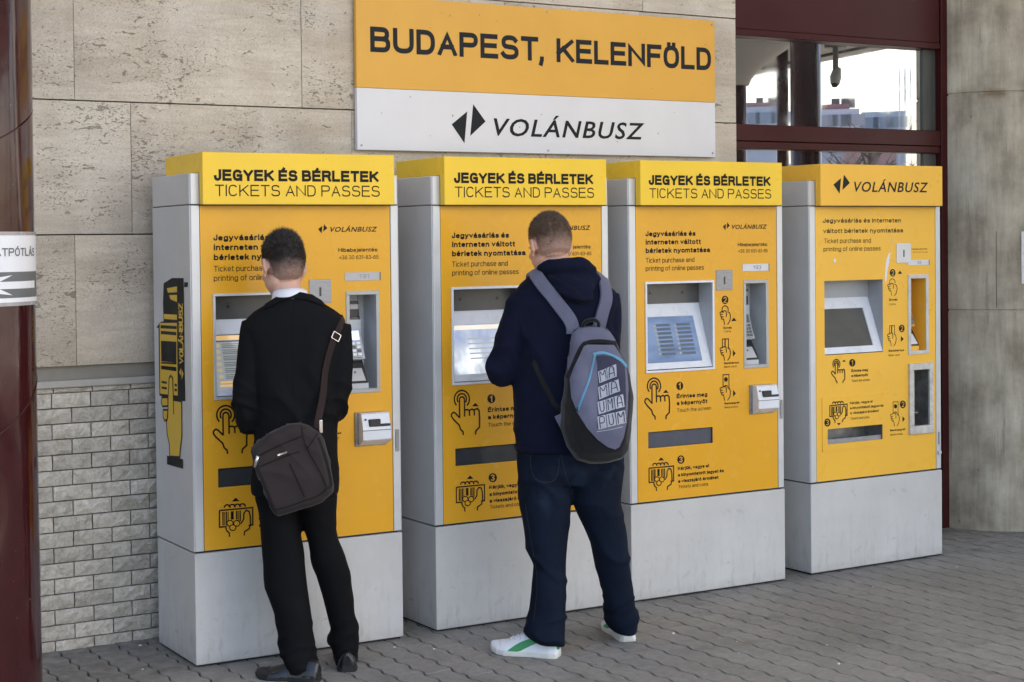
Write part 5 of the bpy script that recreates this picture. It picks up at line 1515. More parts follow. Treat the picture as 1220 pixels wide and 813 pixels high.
def head(mb, c, face, tilt_up, w=.076, l=.098, h=.112, ears=None):
    """skull, jaw, nose, brow, lips; c = skull centre, face = horizontal facing, tilt_up = up vector of the head"""
    f = Vector(face).normalized(); u = Vector(tilt_up).normalized(); f = (f - u * f.dot(u)).normalized(); r_ = f.cross(u)
    T = lambda a, b, z: Vector(c) + f * a + r_ * b + u * z
    def el(a, b, z, ra, rb_, rz):
        vs = []; m_ = MB().ell((0, 0, 0), (ra, rb_, rz), 20, 14); mb.add([T(a + v[0], b + v[1], z + v[2]) for v in m_.v], m_.f)
    el(-.010, 0, .012, l, w, h * .93)                # cranium
    el(.038, 0, -.040, l * .60, w * .80, h * .72)    # face mass
    el(.050, 0, -.088, .040, .036, .030)             # chin
    el(.020, .040, -.068, .045, .022, .034); el(.020, -.040, -.068, .045, .022, .034)   # jaw angles
    el(.100, 0, -.030, .018, .011, .026); el(.109, 0, -.046, .013, .013, .011)          # nose
    el(.082, 0, .006, .018, .050, .010)              # brow
    el(.086, 0, -.073, .012, .022, .006); el(.085, 0, -.083, .011, .019, .006)          # lips
    el(.070, .040, -.035, .018, .018, .014); el(.070, -.040, -.035, .018, .018, .014)   # cheekbones
    for s_ in (1, -1):   # ears: rim, bowl, lobe
        el(-.004, s_ * (w + .004), -.026, .018, .006, .030); el(-.016, s_ * (w + .013), -.018, .010, .006, .027); el(.003, s_ * (w + .004), -.052, .010, .006, .012); el(-.008, s_ * (w + .011), .002, .015, .006, .008)
    return T, f, u, r_
def hair_shell(parent, T, w, l, h, mats, seed, hairline, longtop=.012, n=9000, strandmat=None):
    """scalp shell with thousands of small hair strands; hairline(a,b,z)->0..1 density"""
    rnd = random.Random(seed)
    m_ = MB().ell((0, 0, 0), (1, 1, 1), 96, 72)
    vs = []; keep = []
    for v in m_.v:
        a, b, z = -.010 + v[0] * (l + .003), v[1] * (w + .003), .012 + v[2] * (h * .93 + .004)
        g = hairline(a, b, z); top = max(0, (z - .03) / .09)
        g = min(1, max(-.2, g))
        k = 1 + (.028 + .032 * top) * g if g > 0 else 1 + g * .22
        p = T(-.010 + (a + .010) * k, b * k, .012 + (z - .012) * k); n_ = NZ(p * 45) * .0025 + NZ(p * 110) * .0015
        vs.append(p + (p - T(-.01, 0, .012)).normalized() * (n_ if g > 0 else 0)); keep.append(g)
    sh = MB(); sh.add(vs, m_.f)
    cap_ = sh.build('hair', mats, parent, smooth=True)
    at_ = cap_.data.attributes.new('hair_cover', 'FLOAT', 'POINT'); at_.data.foreach_set('value', keep)
    st = MB()
    while len(st.f) < n:
        ph = math.asin(rnd.uniform(-.75, 1)); t_ = rnd.uniform(0, 2 * PI)
        v = (math.cos(ph) * math.cos(t_), math.cos(ph) * math.sin(t_), math.sin(ph))
        a, b, z = -.010 + v[0] * (l + .003), v[1] * (w + .003), .012 + v[2] * (h * .93 + .004)
        g = hairline(a, b, z)
        if rnd.random() > g + .02: continue
        g = min(1, g); top = max(0, (z - .02) / .09)
        k = 1 + (.028 + .032 * top) * g
        p = T(-.010 + (a + .010) * (k - .01), b * (k - .01), .012 + (z - .012) * (k - .01)); nrm_ = (p - T(-.01, 0, .012)).normalized()
        down = (T(0, 0, -1) - T(0, 0, 0)); lean = (T(.5, 0, .2) - T(0, 0, 0)) if z > .05 else down
        ln = .004 + .007 * g * rnd.random() + longtop * max(0, top - .2) * rnd.random()
        d = (nrm_ * (.55 + .4 * top) + lean * .6 + Vector((rnd.uniform(-1, 1), rnd.uniform(-1, 1), rnd.uniform(-1, 1))) * .35).normalized()
        s_ = d.cross(nrm_).normalized() * rnd.uniform(.0004, .0008)
        st.add([p - s_, p + s_, p + d * ln], [(0, 1, 2)])
    so = st.build('hair_strands', strandmat or mats, cap_, fix=False); tag(so, kind='stuff')
    return cap_
def m_hair(name, dark, fade, z0, z1):
    """short hair, thinning to stubble over the nape (local z of the person)"""
    t = NT(name, .62, spec=.35); v = t.coords()
    n_ = t.noise(t.coords((1, 1, .5)), 160, 3); c = t.ramp(n_, [(.3, tuple(x * .6 for x in dark)), (.7, tuple(x * 1.5 for x in dark))])
    an = t.n('Attribute'); an.attribute_name = 'hair_cover'
    f = t.maprange(t.mul(an.outputs['Fac'], t.mul(t.mul(t.noise(v, 45, 3), .5, 'SUBTRACT'), .35), 'ADD'), z0, z1)
    t.col(t.mix(f, tuple(fade), c)); t.bump(n_, .7, .003); return t.mat

# ---------- shoes
def shoe(parent, heel, toe, width, kind, q_unused=None):
    h = Vector(heel); t_ = Vector(toe); h.z = t_.z = 0
    f = (t_ - h).normalized(); L_ = (t_ - h).length; r_ = f.cross(Vector((0, 0, 1)))
    T = lambda a, b, z: h + f * a * L_ + r_ * b * width + Vector((0, 0, z))
    # plan outline half widths along the length
    S_ = [(0.0, .22), (.03, .34), (.12, .40), (.30, .38), (.45, .39), (.62, .47), (.76, .50), (.88, .42), (.96, .26), (1.0, .10)]
    sole_t = .019 if kind == 'sneaker' else .012
    def ringz(zf, sc=1.0, n=1):
        out = []
        for a, w in S_: out.append(T(.5 + (a - .5) * sc, w * sc, zf(a)))
        for a, w in S_[::-1]: out.append(T(.5 + (a - .5) * sc, -w * sc, zf(a)))
        return out
    sm_ = MB()
    spring = (lambda a: .0 + max(0, a - .75) ** 2 * .16)
    sm_.rings([ringz(lambda a: spring(a), .985), ringz(lambda a: spring(a) + sole_t * .5, 1.0), ringz(lambda a: spring(a) + sole_t, .985)])
    if kind != 'sneaker':
        pass
    # upper: height profile over the length
    H = {'sneaker': [(0.0, .062), (.03, .074), (.12, .083), (.30, .085), (.45, .078), (.62, .058), (.76, .043), (.88, .034), (.96, .026), (1.0, .018)],
         'dress': [(0.0, .062), (.03, .070), (.12, .074), (.30, .074), (.45, .062), (.62, .045), (.76, .035), (.88, .030), (.96, .022), (1.0, .012)]}[kind]
    up = MB(); rings = []
    for (a, w), (_, hh) in zip(S_, H):
        z0 = spring(a) + sole_t * .7; ring = []
        for k in range(16):
            an = 2 * PI * k / 16; cx_ = math.cos(an); sz = math.sin(an)
            b = w * .97 * (abs(cx_) ** .8) * (1 if cx_ > 0 else -1) * (1 - .45 * max(0, sz) ** 1.5)
            z = z0 + (hh) * max(0, sz) ** .85 if sz > 0 else z0
            ring.append(T(a, b, z))
        rings.append(ring)
    up.rings(rings)
    return sm_, up, T, H, S_, sole_t
def build_shoe(parent, heel, toe, width, kind, mats, outer=1):
    sm_, up, T, H, S_, st_ = shoe(parent, heel, toe, width, kind)
    ume = remeshed(up, .0045, 2, 'shoe'); b = bvh_of(ume)
    uo = to_parent(ume, 'shoe', mats[0], parent)
    sm_.build('sole', mats[1], uo, smooth=False, bevel=0)
    hh = lambda a: np.interp(a, [x[0] for x in H], [x[1] for x in H])
    ww = lambda a: np.interp(a, [x[0] for x in S_], [x[1] for x in S_])
    def on(a, s_, zf):       # point on the flank
        p0 = T(a, s_ * 1.2, st_ * .7 + hh(a) * zf); d = (T(a, 0, st_ * .7 + hh(a) * zf) - p0).normalized(); h_ = b.ray_cast(p0, d)
        if h_[0] is None: h_ = b.find_nearest(p0)
        return h_[0] - d * .0012
    if kind == 'sneaker':
        for s_ in (1, -1):
            mb = MB(); lo = [(.16, .50, .72), (.26, .40, .62), (.38, .26, .52), (.50, .16, .44), (.60, .12, .36), (.66, .20, .26)]
            lo = [(.08, .74, .82), (.18, .64, .78), (.30, .50, .74), (.42, .32, .69), (.52, .14, .62), (.60, .05, .50), (.67, .04, .30), (.71, .05, .12)]
            vs = []
            for a, z0, z1 in lo:
                for k in range(4): vs.append(on(a, s_, z0 + (z1 - z0) * k / 3))
            mb.add(vs, [(4 * i + k, 4 * i + 4 + k, 4 * i + 5 + k, 4 * i + 1 + k) for i in range(len(lo) - 1) for k in range(3)])
            mb.build('side_stripe', mats[2], uo, smooth=True, fix=False)
        mb = MB()
        vs = []
        for i in range(4):
            for k in range(7):
                an = -.75 + 1.5 * k / 6; a = -.012
                p0 = T(-.15, math.sin(an) * .42, st_ + .016 + .055 * i / 3); d = (T(.2, math.sin(an) * .3, st_ + .016 + .055 * i / 3) - p0).normalized(); h_ = b.ray_cast(p0, d)
                vs.append((h_[0] if h_[0] is not None else b.find_nearest(p0)[0]) - d * .0014)
        mb.add(vs, [(7 * i + k, 7 * i + 7 + k, 7 * i + 8 + k, 7 * i + 1 + k) for i in range(3) for k in range(6)])
        mb.build('heel_tab', mats[2], uo, smooth=True, fix=False)
        mb = MB()
        for i in range(5):
            a = .42 + .065 * i
            pts = []
            for k in range(5):
                bb = -.24 + .48 * k / 4; p0 = T(a + .02 * (1 if k % 2 else -1), bb, .2); h_ = b.ray_cast(p0, Vector((0, 0, -1))); pts.append((h_[0] if h_[0] else p0) + Vector((0, 0, .003)))
            mb.tube(pts, .0032, 6)
        mb.build('laces', mats[0], uo, smooth=True)
        mb = MB(); mb.ell(on(.40, outer, .80), (.010, .010, .004), 10, 6); mb.build('badge', mats[2], uo)
        # seam of the toe cap
        pts = []
        for k in range(11):
            an = -1 + 2 * k / 10; p0 = T(.80 - .05 * (1 - an * an) * -1, an * .46, .2); h_ = b.ray_cast(p0, Vector((0, 0, -1)))
            if h_[0]: pts.append(h_[0] + Vector((0, 0, .0004)))
        MB().tube(pts, .0014, 5).build('toe_seam', mats[3], uo)
    else:
        MB().add([tuple(T(a, s_ * w * .96, z)) for z in (0.0, .026) for a, w, s_ in ((-.0, .2, 1), (.05, .36, 1), (.22, .38, 1), (.22, .38, -1), (.05, .36, -1), (-.0, .2, -1))],
                 [(0, 1, 2, 3, 4, 5), (6, 7, 8, 9, 10, 11)] + [(i, (i + 1) % 6, 6 + (i + 1) % 6, 6 + i) for i in range(6)]).build('heel_block', mats[1], uo)
        pts = []
        for k in range(11):
            an = -1 + 2 * k / 10; p0 = T(.74 + .05 * (1 - an * an), an * .46, .2); h_ = b.ray_cast(p0, Vector((0, 0, -1)))
            if h_[0]: pts.append(h_[0] + Vector((0, 0, .0002)))
        if len(pts) > 3: MB().tube(pts, .0014, 5).build('toe_seam', mats[1], uo)
    return uo

SKIN1 = m_skin('fair_skin', (.56, .36, .28)); SKIN2 = m_skin('rosy_fair_skin', (.58, .35, .265))
SUIT = m_cloth('black_wool_suiting', (.0078, .0078, .0088), .88, sheen=0)
SUITP = m_cloth('black_trouser_cloth', (.0058, .0058, .0068), .85, sheen=0)
HOOD = m_cloth('navy_sweatshirt_jersey', (.0055, .0075, .021), .93, weave=700, sheen=.02)
DENIM = m_jeans()
COLLAR = simple('white_shirt_cotton', (.78, .78, .80), .7, var=.03)
DLEATH = simple('black_shoe_leather', (.008, .008, .010), .30, var=.2, coat=.15)
RUBB = simple('black_rubber_sole', (.012, .012, .012), .7)
WLEATH = simple('white_shoe_leather', (.74, .75, .77), .42, var=.04, bump=.1)
SOLEW = simple('off_white_rubber', (.66, .65, .58), .55, var=.05)
GRNL = simple('green_stripe_leather', (.035, .26, .075), .45, var=.1)
BAGM = m_cloth('dark_brown_bag_nylon', (.034, .0255, .024), .62, weave=1200, bump=.15, sheen=.1)
BAGS = m_cloth('dark_brown_strap_web', (.030, .019, .017), .75, weave=900, sheen=.05)
PIPE = m_cloth('black_bag_seam', (.010, .009, .009), .7)
CHROME = simple('polished_buckle', (.75, .75, .76), .15, .95)
LILAC = m_cloth('lilac_grey_polyester', (.125, .128, .185), .72, weave=900, bump=.2, sheen=.15)
DLIL = m_cloth('dark_lilac_mesh_fabric', (.045, .045, .075), .8, weave=500, bump=.4)
BPBLK = m_cloth('black_backpack_nylon', (.010, .010, .011), .7, weave=900)
ZBLUE = simple('sky_blue_zip_tape', (.10, .30, .45), .6)
PRINTW = simple('silver_white_print', (.36, .37, .42), .45)

# ================= the man in black =================
B1 = (0.40, -0.345, 0)
q, Lc = frameof(B1)
man1 = thing('person', 'man in black suit with short dark hair standing at the leftmost ticket machine', 'person', B1, -YAW)
# body: one continuous surface (head, neck, trunk, arms, hands, legs)
hc1 = q(336.5, 314, .02)
hb = MB()
up1 = Vector((-.10, .34, .94)); face1 = Vector((-.50, .86, 0))
T1, f1, u1_, r1_ = head(hb, hc1, face1, up1, w=.0745, l=.096, h=.108)
neck0 = q(348, 384, .0); neck1 = q(341, 344, .012); neck2 = q(338, 328, .03)
hb.tube([neck0, neck1, neck2], [.070, .058, .056], 18)
loft(hb, q, [(374, 326, 374, .01, .055), (386, 308, 396, .01, .070), (410, 312, 394, .0, .085), (470, 314, 392, 0, .085), (540, 314, 392, 0, .09)])
lw, rw = q(309, 452, .300), q(357, 446, .310)     # wrists, forward of the body
hb.tube(spline([q(302, 388, .01), q(299, 440, -.01), q(300, 492, .03), q(304, 486, .17), lw], 3), [.036] * 4 + [.036] * 4 + [.034] * 3 + [.028] * 2, 12)
hb.tube(spline([q(404, 390, .01), q(405, 440, -.01), q(400, 482, .03), q(380, 470, .17), rw], 3), [.036] * 4 + [.036] * 4 + [.034] * 3 + [.028] * 2, 12)
hand(hb, lw, (.0, .9, .25), (0, -.2, 1), .98, -1, .45); hand(hb, rw, (-.2, .9, .1), (0, -.1, 1), .98, 1, .75)
fl1, fr1 = Lc(ground(362, 806)), Lc(ground(412, 792))
fy, gy_ = fl1.y, fr1.y
loft(hb, q, [(530, 314, 352, 0, .08), (600, 316, 350, 0, .07), (628, 320, 350, fy * .15, .068), (663, 323, 355, fy * .3, .06), (700, 327, 358, fy * .45, .052), (730, 337, 362, fy * .65, .045), (765, 344, 364, fy * .9, .04), (798, 350, 372, fy, .04)], 18, 2)
loft(hb, q, [(530, 352, 392, 0, .08), (600, 358, 392, 0, .07), (630, 366, 392, gy_ * .2, .064), (663, 374, 402, gy_ * .4, .056), (690, 380, 408, gy_ * .55, .05), (715, 388, 411, gy_ * .7, .045), (748, 400, 420, gy_ * .9, .04), (785, 404, 420, gy_, .04)], 18, 2)
bme = remeshed(hb, .0046, 2, 'body')
to_parent(bme, 'body', SKIN1, man1)
for s_ in (1, -1): MB().ell(T1(.082, s_ * .031, -.022), (.011, .011, .011), 12, 8).build('eye', WFRAME, man1, smooth=True)
def hl1(a, b, z):
    # 1 on top, fading over the nape and at the temples
    edge = -.045 if a < .0 else -.045 + (a) * 1.35
    if a < -.02: edge = -.068
    g = (z - edge) / .080
    if abs(b) > .060 and a > -.035 and a < .03: g = min(g, (z + .006) / .014)       # round the ear
    if a > .055: g = min(g, (z - .055) / .02)
    return g
HAIR1 = m_hair('dark_brown_cropped_hair', (.014, .009, .007), (.34, .215, .17), .0, .72)
hair_shell(man1, T1, .0745, .096, .108, HAIR1, 3, hl1, .024, 10000, simple('dark_brown_hair_strand', (.014, .009, .007), .5, var=.4, nscale=60))
# shirt collar: a white band standing round the neck
def collar(parent, c, rx, ry, tilt, hgt, name, mat, flare=.006, lo=0):
    rings = []
    n = 40
    for (dr, dz) in ((0, 0), (.002, hgt * .5), (flare * .4, hgt), (flare, hgt + .002), (flare + .003, hgt * .5), (flare + .008, 0)):
        ring = []
        for k in range(n):
            a = 2 * PI * k / n; x = math.cos(a) * (rx + dr); y = math.sin(a) * (ry + dr)
            ring.append(Vector(c) + Vector((x, y, dz - y * tilt[1] + x * tilt[0] + lo)))
        rings.append(ring)
    m_ = MB(); n6 = len(rings)
    m_.rings(rings, caps=False)
    return m_.build(name, mat, parent, smooth=True, fix=True)
collar(man1, q(345.5, 361, .004), .060, .062, (.05, .22), .040, 'shirt_collar', COLLAR, .006)
# jacket
jb = MB()
loft(jb, q, [(351, 330, 372, -.004, .052), (356, 324, 379, -.004, .066), (363, 314, 387, 0, .078), (370, 303, 398, 0, .088), (378, 295, 408, .0, .096), (390, 291, 412, .0, .104), (410, 296, 408, .0, .112), (440, 301, 404, .0, .118), (475, 304, 401, .0, .115), (505, 304, 400, 0, .117), (540, 303, 402, 0, .124), (585, 300, 404, 0, .132), (588, 301, 403, 0, .128)], 32, 2.4)
jb.tube(spline([q(305, 384, .0), q(301, 420, -.012), q(297, 455, -.016), q(296, 492, -.008), q(301, 500, .06), q(305, 486, .18), q(308, 462, .27)], 3), [.052, .055, .057, .058, .057, .056, .056, .056, .057, .060, .062, .060, .058, .055, .052, .050, .046, .043, .041], 18)
jb.tube(spline([q(402, 388, .0), q(405, 420, -.010), q(404, 450, -.014), q(399, 478, -.006), q(392, 486, .07), q(372, 470, .19), q(360, 452, .27)], 3), [.050, .050, .050, .050, .051, .051, .052, .053, .054, .056, .056, .055, .052, .050, .047, .045, .044, .042, .040], 18)
jme = remeshed(jb, .0062, 5, 'jacket')
Z = lambda py, x=345: q(x, py, 0).z
zel = Z(490)
def jf(p, n):
    arm_ = band(p.z, zel, .11) * (1 if (abs(p.x - q(345, 400, 0).x) > .13) else .25)
    d = .0085 * fold(p, Vector((.5, .7, 1)), 13, 3, .7) * arm_
    d += .0080 * fold(p, Vector((.85, 0, .4)), 6, 8, .9) * band(p.z, Z(470), .22) * (1 if n.y < 0 else .4)
    d += .0045 * NZ(Vector((p.x * 7, p.y * 5, p.z * 3.5)))
    d += .0032 * fold(p, Vector((.3, .3, 1)), 9, 5, 1.2) * band(p.z, Z(570), .12)
    # back seam
    xc = q(350, 450, 0).x; d -= .0028 * band(p.x, xc + .004 * math.sin(p.z * 9), .0035) * (1 if n.y < -.3 else 0)
    return d
displace(jme, jf)
JK = to_parent(jme, 'jacket', SUIT, man1)
jbv = bvh_of(jme)
# jacket collar fold
cp = [q(320, 372, -.035), q(326, 359, -.058), q(336, 352, -.068), q(350, 349.5, -.070), q(364, 351, -.066), q(373, 357, -.05), q(380, 368, -.02)]
strap([jbv], cp, .034, .0035, .0025, 5, 'jacket_collar', SUIT, JK, smooth=3)
# trousers
tb = MB()
dl = lambda f: fl1.y * f; dr_ = lambda f: fr1.y * f
loft(tb, q, [(520, 307, 398, 0, .105), (560, 304, 402, 0, .118), (590, 305, 401, 0, .112), (604, 308, 399, 0, .100)], 28, 2.3)
loft(tb, q, [(590, 305, 352, 0, .10), (628, 310, 358, dl(.15), .098), (645, 311, 359.5, dl(.22), .092), (663, 312, 363, dl(.3), .086), (700, 314.5, 367, dl(.45), .078), (730, 325.5, 371, dl(.65), .072), (760, 331, 373, dl(.85), .074), (775, 333, 376, dl(.95), .080), (787, 337, 380.5, dl(1), .086), (798, 340.5, 384, dl(1), .088), (802, 341, 383, dl(1), .084)], 26, 2.2)
loft(tb, q, [(590, 353, 402, 0, .10), (612, 357, 400, dr_(.1), .098), (630, 362, 400, dr_(.2), .092), (645, 367, 404, dr_(.3), .088), (663, 369.5, 411, dr_(.4), .084), (690, 377, 418, dr_(.55), .078), (715, 385, 420.5, dr_(.7), .073), (735, 390, 422, dr_(.8), .072), (748, 394, 427, dr_(.9), .074), (762, 391, 429, dr_(.95), .080), (778, 396, 427.5, dr_(1), .080), (790, 401, 425, dr_(1), .072), (793, 402, 424, dr_(1), .07)], 26, 2.2)
tme = remeshed(tb, .0060, 4, 'trousers')
def tf(p, n):
    knee = band(p.z, Z(705), .16); hem = band(p.z, .09, .10); seat = band(p.z, Z(610), .10)
    d = .0045 * fold(p, Vector((.8, .2, .7)), 7, 11, .9) * knee
    d += .0055 * fold(p, Vector((-.3, .3, 1)), 15, 2, .9) * hem
    d += .0045 * fold(p, Vector((.9, 0, .7)), 8, 7, .8) * seat
    d += .003 * NZ(Vector((p.x * 9, p.y * 9, p.z * 4)))
    return d
displace(tme, tf)
to_parent(tme, 'trousers', SUITP, man1)
# shoes
hl_ = Lc(ground(381, 812)); tl_ = Lc(ground(305, 806))
build_shoe(man1, hl_, tl_, .105, 'dress', [DLEATH, RUBB])
hr_ = Lc(ground(414, 801)); tr_ = hr_ + Vector((-.015, .275, 0))
build_shoe(man1, hr_, tr_, .100, 'dress', [DLEATH, RUBB])

# ---- shoulder bag
qb = lambda px, py, d: q(px, py, d)
DB = -.145        # depth of the bag's back
bag = thing('shoulder_bag', 'dark brown nylon shoulder bag hanging tilted behind the hip of the man in black', 'bag', (0, 0, 0))
bag.location = Vector(B1); bag.rotation_euler = (0, 0, -YAW)
OUT = [(299.5, 541), (300, 531), (322, 514), (345, 503.5), (356, 502.5), (368, 506), (382, 516), (387, 524), (394, 548), (398.5, 577), (398, 585), (386, 596), (362, 605), (340, 612), (331, 613), (326, 608), (316, 585), (306, 560)]
bb = MB(); rings = []
ctr = q(350, 560, DB)
for f_, sc in ((0.0, .90), (.12, .975), (.3, 1.0), (.62, .99), (.85, .95), (1.0, .86)):
    ring = []
    for px, py in OUT:
        d = DB - .085 * f_
        p = q(px, py, DB); p = ctr + (p - ctr) * sc; p.y = d; ring.append(p)
    rings.append(ring)
bb.rings(rings)
bgm = remeshed(bb, .005, 5, 'bag')
def bf(p, n): return .004 * NZ(p * 11) + .0018 * fold(p, Vector((.6, 0, 1)), 10, 21, .8)
displace(bgm, bf)
bgo = to_parent(bgm, 'bag_body', BAGM, bag); bgb = bvh_of(bgm)
FLAP = [(300, 540), (300.5, 531), (322, 514), (345, 504), (357, 503), (361, 519), (338, 528), (318, 537), (303, 545)]
drape2(bgb, FLAP, 3.0, .004, q, 'flap', BAGM, bag)
def seams(name, lines, w, mat, off, par, bv, qq):
    mb = None
    for ln_ in lines:
        for quad in quadstrip(ln_, w): pass
    objs = []
    for ln_ in lines:
        dense = [tuple(v[:2]) for v in spline([(a, b, 0) for a, b in ln_], 6)]
        rb = ribbon(dense, w, False); vs = []
        for a_, b_ in rb:
            for p_ in (a_, b_):
                s0 = qq(p_[0], p_[1], -.6); s1 = qq(p_[0], p_[1], -.1); h_ = bv.ray_cast(s0, (s1 - s0).normalized())
                if h_[0] is None: h_ = bv.find_nearest(qq(p_[0], p_[1], -.15))
                n_ = h_[1] if h_[1].y < 0 else -h_[1]
                vs.append(h_[0] + n_ * off)
        m_ = MB(); m_.add(vs, [(2 * i, 2 * i + 2, 2 * i + 3, 2 * i + 1) for i in range(len(rb) - 1)]); objs.append(m_.build(name, mat, par, fix=False))
    return objs
seams('seam', [[(303, 546), (330, 532), (361, 519)], [(310, 556), (336, 545), (357, 538)], [(345, 552), (354, 572), (363, 592)], [(358, 504), (361, 520), (366, 535), (380, 560), (389, 580)], [(366, 535), (376, 520), (380, 516)], [(306, 560), (316, 585), (327, 609)], [(329, 607), (345, 603), (364, 596), (380, 590), (389, 582)], [(379, 522), (388, 548), (394, 576), (389, 582)]], 1.5, PIPE, .0055, bag, bgb, q)
# small maker's plate (too small to read), zip pull, strap clip
seams('name_plate', [[(331, 542.5), (336.5, 540.4), (342, 538.5)]], 2.0, CHROME, .007, bag, bgb, q)
p = q(306, 548, DB - .095); MB().tube([p + Vector((.004, 0, .014)), p, p + Vector((-.008, -.004, -.028))], [.006, .007, .004], 8).build('zip_pull', CHROME, bag, smooth=True)
p = q(382.5, 508, DB - .045); mb = MB(); mb.box(p.x - .006, p.x + .006, p.y - .004, p.y + .004, p.z - .026, p.z + .024); mb.build('strap_clip', CHROME, bag, bevel=.003)
# strap up the back, over the shoulder and down the chest
sp = [q(382.5, 503, -.17), q(388, 470, -.14), q(395, 440, -.13), q(402, 412, -.115), q(406, 392, -.075), q(406.5, 381, -.02), q(404, 381, .04), q(396, 400, .12), q(380, 440, .15), q(350, 500, .15), q(312, 540, .10), q(298, 548, .0), q(300, 545, -.12)]
so_, sc_, sn_ = strap([jbv, bgb], sp, .028, .0025, .005, 6, 'strap', BAGS, bag, smooth=14)
# rectangular slider
i_ = min(range(len(sc_)), key=lambda i: (sc_[i] - q(404.5, 403, -.10)).length)
c_ = sc_[i_]; t_ = (sc_[i_ + 1] - sc_[i_ - 1]).normalized(); n_ = sn_[i_]; s_ = t_.cross(n_).normalized()
mb = MB(); c2 = c_ + n_ * .006
co_ = [c2 + s_ * a + t_ * b for a, b in ((-.018, -.013), (.018, -.013), (.018, .013), (-.018, .013), (-.018, -.013))]
for a, b in zip(co_, co_[1:]): mb.tube([a, b], .0022, 6)
mb.build('buckle', CHROME, bag)

# ================= the young man with the backpack =================
B2 = (1.46, -.50, 0)
q, Lc = frameof(B2)
man2 = thing('person', 'young man in navy hooded sweatshirt, dark jeans and white sneakers, seen from behind', 'person', B2, -YAW)
hc2 = q(654, 290, .03)
hb = MB()
up2 = Vector((-.08, .30, .95)); face2 = Vector((-.42, .90, 0))
T2, f2, u2_, r2_ = head(hb, hc2, face2, up2, w=.0775, l=.097, h=.110)
hb.tube([q(668, 345, .0), q(662, 318, .01), q(657, 304, .03)], [.074, .066, .062], 18)
loft(hb, q, [(345, 640, 700, 0, .06), (360, 632, 714, 0, .075), (420, 632, 714, 0, .09), (500, 634, 714, 0, .09), (550, 632, 722, 0, .09)])
lw, rw = q(614, 424, .30), q(660, 415, .33)
hb.tube(spline([q(622, 360, .0), q(612, 400, -.01), q(601, 440, .03), q(598, 438, .17), lw], 3), [.036] * 4 + [.036] * 4 + [.034] * 3 + [.028] * 2, 12)
hb.tube(spline([q(722, 358, .0), q(726, 400, .0), q(722, 432, .04), q(700, 430, .18), rw], 3), [.036] * 4 + [.036] * 4 + [.034] * 3 + [.028] * 2, 12)
hand(hb, lw, (-.05, .95, .25), (0, -.2, 1), .98, -1, .4); hand(hb, rw, (-.35, .9, .1), (0, -.1, 1), .98, 1, .7)
fl2, fr2 = Lc(ground(650, 781)), Lc(ground(747, 764))
fy, gy_ = fl2.y, fr2.y
loft(hb, q, [(540, 628, 670, 0, .08), (620, 634, 667, fy * .2, .072), (645, 636, 666, fy * .35, .06), (673, 645, 666, fy * .5, .05), (705, 643, 664, fy * .7, .048), (752, 642, 662, fy, .042), (762, 645, 664, fy, .042)], 18, 2)
loft(hb, q, [(540, 682, 730, 0, .08), (616, 702, 731, gy_ * .2, .066), (647, 715, 738, gy_ * .35, .056), (680, 721, 743, gy_ * .55, .05), (706, 727, 746, gy_ * .7, .046), (748, 734, 752, gy_, .042)], 18, 2)
bme = remeshed(hb, .0046, 2, 'body'); to_parent(bme, 'body', SKIN2, man2)
for s_ in (1, -1): MB().ell(T2(.082, s_ * .031, -.022), (.011, .011, .011), 12, 8).build('eye', WFRAME, man2, smooth=True)
HAIR2 = m_hair('light_brown_cropped_hair', (.075, .044, .026), (.38, .235, .175), .0, 1.05)
def hl2(a, b, z):
    edge = -.040 if a < 0 else -.040 + a * 1.4
    if a < -.02: edge = -.048
    g = (z - edge) / .070
    if abs(b) > .060 and a > -.035 and a < .03: g = min(g, (z - .004) / .014)
    if a > .055: g = min(g, (z - .055) / .02)
    return g
hair_shell(man2, T2, .0775, .097, .110, HAIR2, 4, hl2, .008, 10000, simple('light_brown_hair_strand', (.075, .045, .027), .5, var=.4, nscale=60))
# sweatshirt
jb = MB()
loft(jb, q, [(322, 642, 702, .0, .062), (330, 630, 712, 0, .080), (338, 620, 722, .0, .092), (348, 612, 732, .0, .100), (362, 608, 737, .0, .110), (385, 613, 733, .0, .120), (420, 614, 735, .0, .124), (460, 611, 738, 0, .124), (495, 612, 739, 0, .126), (520, 612.5, 741, 0, .130), (531, 613.5, 742, 0, .128), (536, 616, 740, 0, .120)], 32, 2.4)
jb.tube(spline([q(624, 352, .0), q(615, 378, -.010), q(606, 410, -.016), q(600, 436, -.010), q(601, 440, .05), q(599, 434, .18), q(598, 428, .26)], 3), [.052, .055, .057, .058, .059, .059, .060, .060, .060, .062, .064, .062, .058, .054, .050, .048, .044, .042, .038], 18)
jb.tube(spline([q(723, 352, .0), q(726, 378, -.005), q(725, 405, .0), q(722, 430, .03), q(716, 434, .09), q(690, 428, .2), q(668, 420, .28)], 3), [.050, .051, .052, .052, .053, .053, .054, .055, .056, .058, .058, .056, .052, .050, .047, .045, .044, .042, .038], 18)
jme = remeshed(jb, .0062, 5, 'sweatshirt')
Z = lambda py, x=660: q(x, py, 0).z
zel = Z(440)
def sf(p, n):
    side = abs(p.x - q(675, 400, 0).x) > .14
    d = .0110 * fold(p, Vector((.6, .6, 1)), 10, 31, .8) * band(p.z, zel, .12) * (1 if side else .35)
    d += .0090 * fold(p, Vector((.9, 0, .5)), 5.5, 18, 1.0) * band(p.z, Z(400), .20) * (1 if n.y < 0 else .4)
    d += .0065 * fold(p, Vector((.2, .2, 1)), 8, 15, 1.2) * band(p.z, Z(500), .10)
    d += .005 * NZ(Vector((p.x * 7, p.y * 5, p.z * 4)))
    return d
displace(jme, sf)
SW_ = to_parent(jme, 'sweatshirt', HOOD, man2); swb = bvh_of(jme)
